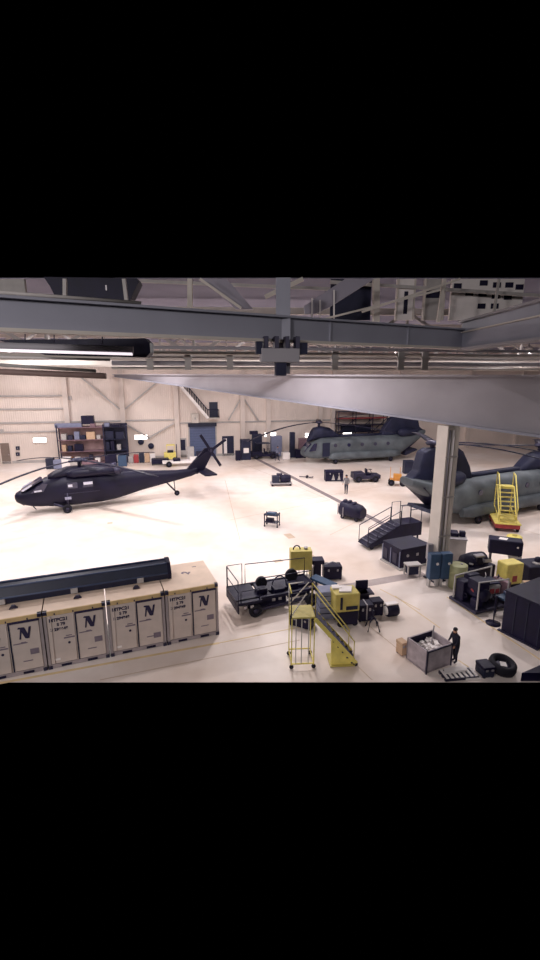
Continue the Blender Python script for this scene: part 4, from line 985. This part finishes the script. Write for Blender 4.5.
# yellow stairs at the near helicopter
p = G(503, 534)
t = thing('tall_rolling_stair', 'tall yellow rolling stair against the near helicopter with a red base', 'stairs', (p.x+.45, p.y+.4, 0), R(74))
MB().box(-.1, 2.4, -.75, .75, .25, .55).build('base', 'red', t, .03); MB().box(-.15, 2.45, -.8, .8, .55, .62).build('base_rim', 'yellow', t)
for (x, y) in ((.15, -.65), (.15, .65), (2.1, -.65), (2.1, .65)): wheel('wheel', (x, y, .22), .22, .14, t, 12)
for k in range(8):
    MB().box(.1+k*.22, .32+k*.22, -.5, .5, .75+k*.26, .8+k*.26).build('tread', 'mustard', t)
for y in (-.52, .52):
    MB().bar((.0, y, .6), (1.85, y, 2.7), .07, .16).build('stringer', 'yellow', t)
    MB().tube([(.1, y, .7), (.1, y, 1.7), (1.75, y, 3.55), (2.3, y, 3.6), (2.3, y, 2.7)], .04).build('handrail', 'yellow', t)
    MB().bar((2.25, y, .6), (2.25, y, 2.7), .07).build('leg', 'yellow', t); MB().bar((.2, y, .8), (2.2, y, 1.2), .05).build('brace', 'yellow', t)
MB().box(1.75, 2.4, -.55, .55, 2.65, 2.72).build('platform', 'yellow', t)
p = G(514, 541)
t = thing('floor_drum', 'small yellow drum on the floor in front of the tall rolling stair', 'drum', (p.x, p.y, 0), 0)
MB().lathe([(0,0),(.42,0),(.45,.05),(.45,.3),(.38,.36),(0,.36)]).build('body', 'yellow', t); MB().cyl((0, 0, .36), (0, 0, .42), .15).build('cap', 'mustard', t)
p = G(446, 484)

# ------------------------------------------------------------------ along the back wall
def wp(u, off, v=None):
    """point on the floor, off metres in front of the back wall, at column u"""
    s, _ = wallpt(u, 460, off); o = W0-WN*off; q = o+WD*s; return Vector((q.x, q.y, 0))
def wz(v, u, off=0): return wallpt(u, v, off)[1]
# setting: doors and window on the wall
def wall_local(name, label, u0, v0, u1, v1, m):
    s0, _ = wallpt(u0, v1); s1, _ = wallpt(u1, v1); z0 = max(0, wallpt((u0+u1)/2, v1)[1]); z1 = wallpt((u0+u1)/2, v0)[1]
    return s0, s1, z0, z1
s0, s1, z0, z1 = wall_local('', '', 190.5, 425.5, 216, 458, '')
d_ = struct(MB().box(s0, s1, -.1, .0, 0, z1).build('door_1', 'door', loc=W0, rz=WA))
for k in range(1, 12): MB().box(s0, s1, -.13, -.1, z1*k/12-.02, z1*k/12+.02).build('slat_seam', 'navyl', d_)
MB().box(s0-.15, s0, -.2, 0, 0, z1+.1).box(s1, s1+.15, -.2, 0, 0, z1+.1).build('door_frame', 'lgrey', d_)
MB().box(s0-.15, s1+.15, -.35, 0, z1-.1, z1+.35).build('roll_housing', 'navy', d_)
s0, s1, z0, z1 = wall_local('', '', 3, 443, 12, 466, '')
d_ = struct(MB().box(s0, s1, -.06, 0, 0, z1).build('door_2', 'brown', loc=W0, rz=WA))
MB().box(s0-.12, s0, -.1, 0, 0, z1+.1).box(s1, s1+.12, -.1, 0, 0, z1+.1).box(s0, s1, -.1, 0, z1, z1+.1).build('door_frame', 'wallt', d_); MB().box(s1-.2, s1-.1, -.12, -.06, 1, 1.1).build('door_handle', 'metal', d_)
s0, s1, z0, z1 = wall_local('', '', 209.5, 402, 218, 419, '')
zl = wallpt(213, 419)[1]
d_ = struct(MB().box(s0, s1, -.06, 0, zl+.02, z1).build('door_3', 'navy', loc=W0, rz=WA)); MB().box(s0-.1, s0, -.1, 0, zl+.02, z1+.1).box(s1, s1+.1, -.1, 0, zl+.02, z1+.1).build('door_frame', 'wallt', d_)
s0, s1, z0, z1 = wall_local('', '', 222.5, 436, 234, 457, '')
d_ = struct(MB().box(s0, s1, -.06, 0, 0, z1).build('door_4', 'chindark', loc=W0, rz=WA)); MB().box(s0+.2, s0+.6, -.08, -.06, .3, z1-.3).build('door_window', 'white', d_)
s0, s1, z0, z1 = wall_local('', '', 180, 438, 187, 457, '')
d_ = struct(MB().box(s0, s1, -.06, 0, 0, z1).build('door_5', 'lgrey', loc=W0, rz=WA)); MB().box(s0+.15, s1-.15, -.08, -.06, .9, z1-.2).build('door_window', 'chindark', d_)
# wall stair with landing
sa, za = wallpt(178, 383, .8); sb_, zb_ = wallpt(208, 418, .8); sc_, _ = wallpt(219, 419, .8)
t = thing('wall_stair', 'pale steel stair climbing the back wall to a landing above the blue roll up door', 'stairs', W0, WA)
for y in (-.15, -1.15):
    MB().bar((sa, y, za), (sb_, y, zb_), .1, .34).build('stringer', 'white', t)
    MB().tube([(sa, y, za+1.0), (sb_, y, zb_+1.0), (sc_, y, zb_+1.0), (sc_, y, zb_)], .045).build('handrail', 'chindark', t)
    for k in range(14):
        f = k/13; MB().bar((sa+(sb_-sa)*f, y, za+(zb_-za)*f), (sa+(sb_-sa)*f, y, za+(zb_-za)*f+1.0), .05).build('baluster', 'chindark', t)
for k in range(22):
    f = (k+.5)/22; x = sa+(sb_-sa)*f; z = za+(zb_-za)*f; MB().box(x-.13, x+.13, -1.12, -.18, z-.02, z+.02).build('tread', 'dsteel', t)
MB().box(sb_-.05, sc_, -1.2, -.02, zb_-.12, zb_).build('landing', 'steelc', t)
s_, z_ = wallpt(195, 418, .1)
t = thing('wall_cabinet', 'small cream cabinet on the wall under the steel stair', 'cabinet', W0+WD*s_-WN*.02, WA); t.location.z = z_-.6
MB().box(-.45, .45, -.3, 0, 0, 1.15).build('body', 'steelc', t, .02); MB().box(-.1, .1, -.33, -.3, .45, .7).build('plate', 'lgrey', t)
s_, z_ = wallpt(18, 451, .05)
for k, (u, v) in enumerate(((18, 448), (18, 454), (70, 398), (2, 431))):
    s_, z_ = wallpt(u, v, .02); off = .44 if k == 2 else .02
    t = thing('wall_box', ('small dark switch box right of the brown door, upper one', 'small dark switch box right of the brown door, lower one', 'small grey box high beside the left wall column', 'small grey box on the wall above the brown door')[k], 'box', W0+WD*s_-WN*.02, WA); t.location.z = z_
    MB().box(-.2, .2, -.14, 0, -.2, .2).build('body', 'chindark' if k < 2 else 'lgrey', t, .01); MB().box(-.05, .05, -.17, -.14, -.05, .05).build('switch', 'metal', t)

# shelving full of boxes
off = 2.4
sA_, _ = wallpt(59.5, 460, off); sB_, _ = wallpt(128, 460, off)
zt = wz(424.5, 95, off); o0 = W0-WN*off
t = thing('storage_rack', 'wide dark storage rack with crowded shelves on the back wall behind the black helicopter', 'rack', o0+WD*sA_, WA)
W_ = sB_-sA_; W2 = wallpt(105.5, 460, off)[0]-sA_
for x in (0, W2, W_):
    for y in (0, 1.1): MB().box(x-.06, x+.06, y-.05, y+.05, 0, zt).build('post', 'chindark', t)
lv = [.15, zt*.33, zt*.62, zt*.93]
for z in lv:
    MB().box(0, W2, 0, 1.15, z-.05, z+.02).build('shelf', 'purple', t); MB().box(W2, W_, 0, 1.15, z-.05, z+.02).build('shelf', 'chindark', t)
MB().box(W2, W_, 1.12, 1.16, .1, zt).build('back_panel', 'dsteel', t); MB().box(.06, W2, 1.12, 1.16, .1, zt*.95).build('back_panel', 'rackback', t)
random.seed(11)
cols = ['black', 'chindark', 'purple', 'lgrey', 'bluegrey', 'cardb', 'dsteel', 'orange', 'white']
words = {'black': 'black', 'chindark': 'dark slate', 'purple': 'brownish', 'lgrey': 'light grey', 'bluegrey': 'blue grey', 'cardb': 'tan', 'dsteel': 'dark steel', 'orange': 'orange', 'white': 'white'}
rows = ('bottom shelf', 'second shelf', 'third shelf', 'top shelf')
proto = None
def place(n): return ('leftmost one', 'second from the left', 'third from the left', 'fourth from the left', 'fifth from the left', 'sixth from the left', 'seventh from the left', 'eighth from the left', 'ninth from the left', 'tenth from the left', 'eleventh from the left', 'twelfth from the left', 'thirteenth from the left', 'fourteenth from the left', 'fifteenth from the left', 'sixteenth from the left')[n-1]
def stow(x, y, z, w_, d__, h_, m, label, group):
    c_ = W0-WN*off+WD*(sA_+x)+WN*y
    b_ = MB().box(-w_/2, w_/2, 0, d__, 0, h_).build('storage_box', m, loc=(c_.x, c_.y, z+.022), rz=WA, bevel=.02)
    tag(b_, label, 'box', group); return b_
cnt = {}
for r_ in range(4):
    x = .35 if r_ < 3 else 3.6; n = 0
    while x < W_-.4:
        w_ = random.choice((.45, .6, .8, 1.0)); 
        if abs(x+w_/2-W2) < w_/2+.1: x = W2+.12
        if x+w_ > W_-.1: break
        right = x > W2
        dens = .98 if right else (.95, .9, .75, .85)[r_]
        if random.random() < dens:
            if r_ == 3: hmax = .45
            else: hmax = (lv[r_+1]-lv[r_])*(.85 if right else .65)
            m = random.choice(['black', 'chindark', 'dsteel', 'bluegrey', 'chindark', 'lgrey'] if right else cols)
            n += 1
            stow(x+w_/2, .15, lv[r_], w_*.92, .7, random.uniform(.5, 1)*hmax, m, '%s storage box on the %s of the rack, %s' % (words[m], rows[r_], place(n)), 'boxes on the storage rack')
        x += w_+random.uniform(.03, .3)
for k, (u0, u1) in enumerate(((86, 90.5), (91.5, 96))):
    pass
def wunit(name, label, cat, u, off, rz=0): return thing(name, label, cat, wp(u, off), WA+rz)
xx = wallpt(90.5, 460, off)[0]-sA_
b_ = stow(xx, .2, zt, 1.35, .8, .95, 'black', 'pair of black cases on top of the storage rack', None); 
b_ = stow(wallpt(71, 460, off)[0]-sA_, .2, lv[3], 2.9, .8, .45, 'bluegrey', 'long grey bin on the left top of the storage rack', None)
# items standing in front of the rack
def clutter(u, off, w_, d__, h_, m, label, cat='box', name='supply_box', top=None, wheels=False, z=0):
    t = wunit(name, label, cat, u, off)
    z0 = .12 if wheels else .04
    MB().box(-w_/2, w_/2, -d__/2, d__/2, z0, h_).build('body', m, t, .03)
    if top: MB().box(-w_/2-.02, w_/2+.02, -d__/2-.02, d__/2+.02, h_, h_+.08).build('top', top, t)
    for x in (-w_/2+.1, w_/2-.1):
        for y in (-d__/2+.08, d__/2-.08):
            if wheels: wheel('caster', (x, y, .08), .08, .05, t, 10)
            else: MB().box(x-.05, x+.05, y-.05, y+.05, 0, z0).build('foot', 'rubber', t)
    return t
clutter(50, 4.2, .8, .8, 1.2, 'navy', 'dark blue bin at the left end of the storage rack', 'bin', 'bin')
clutter(58, 4.4, .85, .9, 1.0, 'bluegrey', 'grey blue crate in front of the left end of the rack', 'crate', 'supply_crate')
clutter(66.5, 4.4, .9, .9, 1.25, 'white', 'white cabinet in front of the storage rack', 'cabinet', 'supply_cabinet')
clutter(75.5, 4.6, 1.0, .9, 1.0, 'lgrey', 'light grey crate right of the white cabinet', 'crate', 'supply_crate', wheels=True)
clutter(90, 4.4, 1.6, .8, .75, 'purple', 'brownish low bench in front of the storage rack', 'bench', 'bench')
clutter(111, 4.4, 1.2, .9, 1.3, 'black', 'black chest in front of the right rack section', 'chest', 'chest')
clutter(122.5, 4.4, .95, .8, 1.2, 'blue', 'blue chest at the right end of the storage rack', 'chest', 'chest')
for k, (u, m, h_, lab) in enumerate(((131, 'lgrey', .8, 'pale crate first right of the rack'), (136.4, 'red', 1.0, 'red cabinet right of the rack'), (141.9, 'navy', 1.2, 'navy cabinet below the third wall lamp'), (147.4, 'cardb', 1.1, 'tan carton between the navy cabinet and the white bin'), (153, 'white', 1.0, 'white bin right of the tan carton'))):
    clutter(u, 2.6, .56, .6, h_, m, lab, 'cabinet', 'supply_cabinet')
for k, (u, v) in enumerate(((141, 442), (151, 446))):
    s_, z_ = wallpt(u, v, .2); t = thing('wall_fan', ('dark wall fan just below the third wall lamp', 'dark wall fan right of and below the third wall lamp')[k], 'fan', W0+WD*s_-WN*.02, WA); t.location.z = z_
    MB().lathe([(0,-.3),(.3,-.3),(.36,-.22),(.36,-.14),(0,-.1)], axis='y').build('cage', 'chindark', t); MB().bar((0, -.15, 0), (0, 0, 0), .08).build('bracket', 'dsteel', t)
# dark flat cart and yellow tractor
clutter(160, 4.2, 1.9, 1.0, .7, 'black', 'black flat load cart left of the yellow topped vehicle', 'cart', 'load_cart', wheels=True)
p = wp(182, 5.6)
t = thing('utility_cart', 'white flat utility cart with black wheels before the blue roll up door', 'cart', p, WA+R(3))
MB().box(-2.2, 2.0, -.6, .6, .4, .62).build('bed', 'white', t, .03)
for x in (-1.5, 1.4):
    for y in (-.55, .55): wheel('wheel', (x, y, .33), .33, .22, t)
MB().box(.9, 1.9, -.5, .5, .62, .95).build('engine_cover', 'white', t, .05)
MB().box(-1.0, -.2, -.45, .45, .62, .9).build('seat', 'black', t, .03)
p = wp(172, 2.4)
t = thing('forklift', 'small yellow forklift parked left of the blue roll up door', 'forklift', p, WA)
MB().box(-.9, .5, -.5, .5, .3, 1.1).build('body', 'yellow', t, .06); MB().box(-.5, .2, -.45, .45, 1.1, 1.3).build('seat', 'black', t)
for x in (-.6, .35):
    for y in (-.45, .45): wheel('wheel', (x, y, .28), .28, .18, t, 12)
for y in (-.3, .3): MB().box(.55, .65, y-.05, y+.05, .1, 2.0).build('mast', 'chindark', t)
MB().box(-.6, .4, -.5, .5, 1.95, 2.0).build('overhead_guard', 'yellow', t)
for (x, y) in ((-.55, -.45), (-.55, .45), (.35, -.45), (.35, .45)): MB().bar((x, y, 1.1), (x, y, 1.95), .05).build('guard_post', 'yellow', t)
t = clutter(191, 2.6, .8, .7, 1.7, 'lgrey', 'light grey locker between the forklift and the blue roll up door', 'locker', 'locker')
clutter(201, 2.0, 1.1, .8, 1.0, 'dsteel', 'dark steel box in front of the blue roll up door', 'box', 'supply_box')
# right part of the wall: person-height racks and tractors
t = clutter(245.5, 3.2, 1.2, 1.0, 2.5, 'chindark', 'tall dark rack at the far end of the drain line', 'rack', 'tall_rack'); MB().box(-.3, .35, -.53, -.5, .9, 1.5).build('white_sign', 'white', t)
clutter(238, 3.6, .6, .6, 1.2, 'black', 'black cabinet left of the tall dark rack', 'cabinet', 'tool_cabinet')
tow('tow_tractor', 'dark tow tractor parked under the long rotor blade of the far helicopter', wp(264, 2.9), WA, 3.4, 'black', 'black', 'chindark')
t = clutter(257, 1.6, 1.2, .8, 2.9, 'chindark', 'dark tall machine behind the parked tractor', 'machine', 'wall_machine'); MB().box(-.9, .1, -.3, .3, 2.9, 3.3).build('arm', 'black', t)
clutter(276, 1.6, 1.4, .8, 2.6, 'bluegrey', 'grey green cabinet under the fourth wall lamp', 'cabinet', 'tool_cabinet')
t = clutter(292, 3.0, .6, .6, 3.2, 'chindark', 'dark narrow mast machine left of the far helicopter nose', 'machine', 'mast_machine')
clutter(285.5, 4.2, .9, .9, .9, 'white', 'white low box left of the narrow mast machine', 'box', 'supply_box')
clutter(300, 3.4, 1.3, .9, 1.1, 'black', 'long black bench beside the far helicopter nose', 'bench', 'bench')
clutter(302, 1.6, .9, .8, 2.2, 'purple', 'brownish locker behind the far helicopter nose', 'locker', 'locker')
# red brown scaffold behind the far helicopter
s0_, _ = wallpt(338, 440, 1.6); s1_, _ = wallpt(386, 440, 1.6); z0_ = wallpt(360, 437, 1.6)[1]
t = thing('scaffold', 'dark reddish work scaffold behind the far twin rotor helicopter', 'scaffold', W0-WN*1.6+WD*s0_, WA)
WW = s1_-s0_
for x in (0, WW*.35, WW*.7, WW):
    for y in (0, 1.1): MB().bar((x, y, 0), (x, y, 5.6), .1).build('post', 'dsteel', t)
for z in (2.8, 3.7, 4.6, 5.5): MB().box(0, WW, 0, 1.2, z-.05, z+.05).build('deck', 'dsteel' if z != 4.6 else 'red', t)
for k in range(3): MB().bar((WW*.35*k, 0, 2.8), (WW*.35*(k+1) if k < 2 else WW, 0, 4.6), .08).build('brace', 'dsteel', t)
MB().box(WW*.1, WW*.7, .4, 1.0, 2.9, 3.7).build('tool_chest', 'chindark', t)
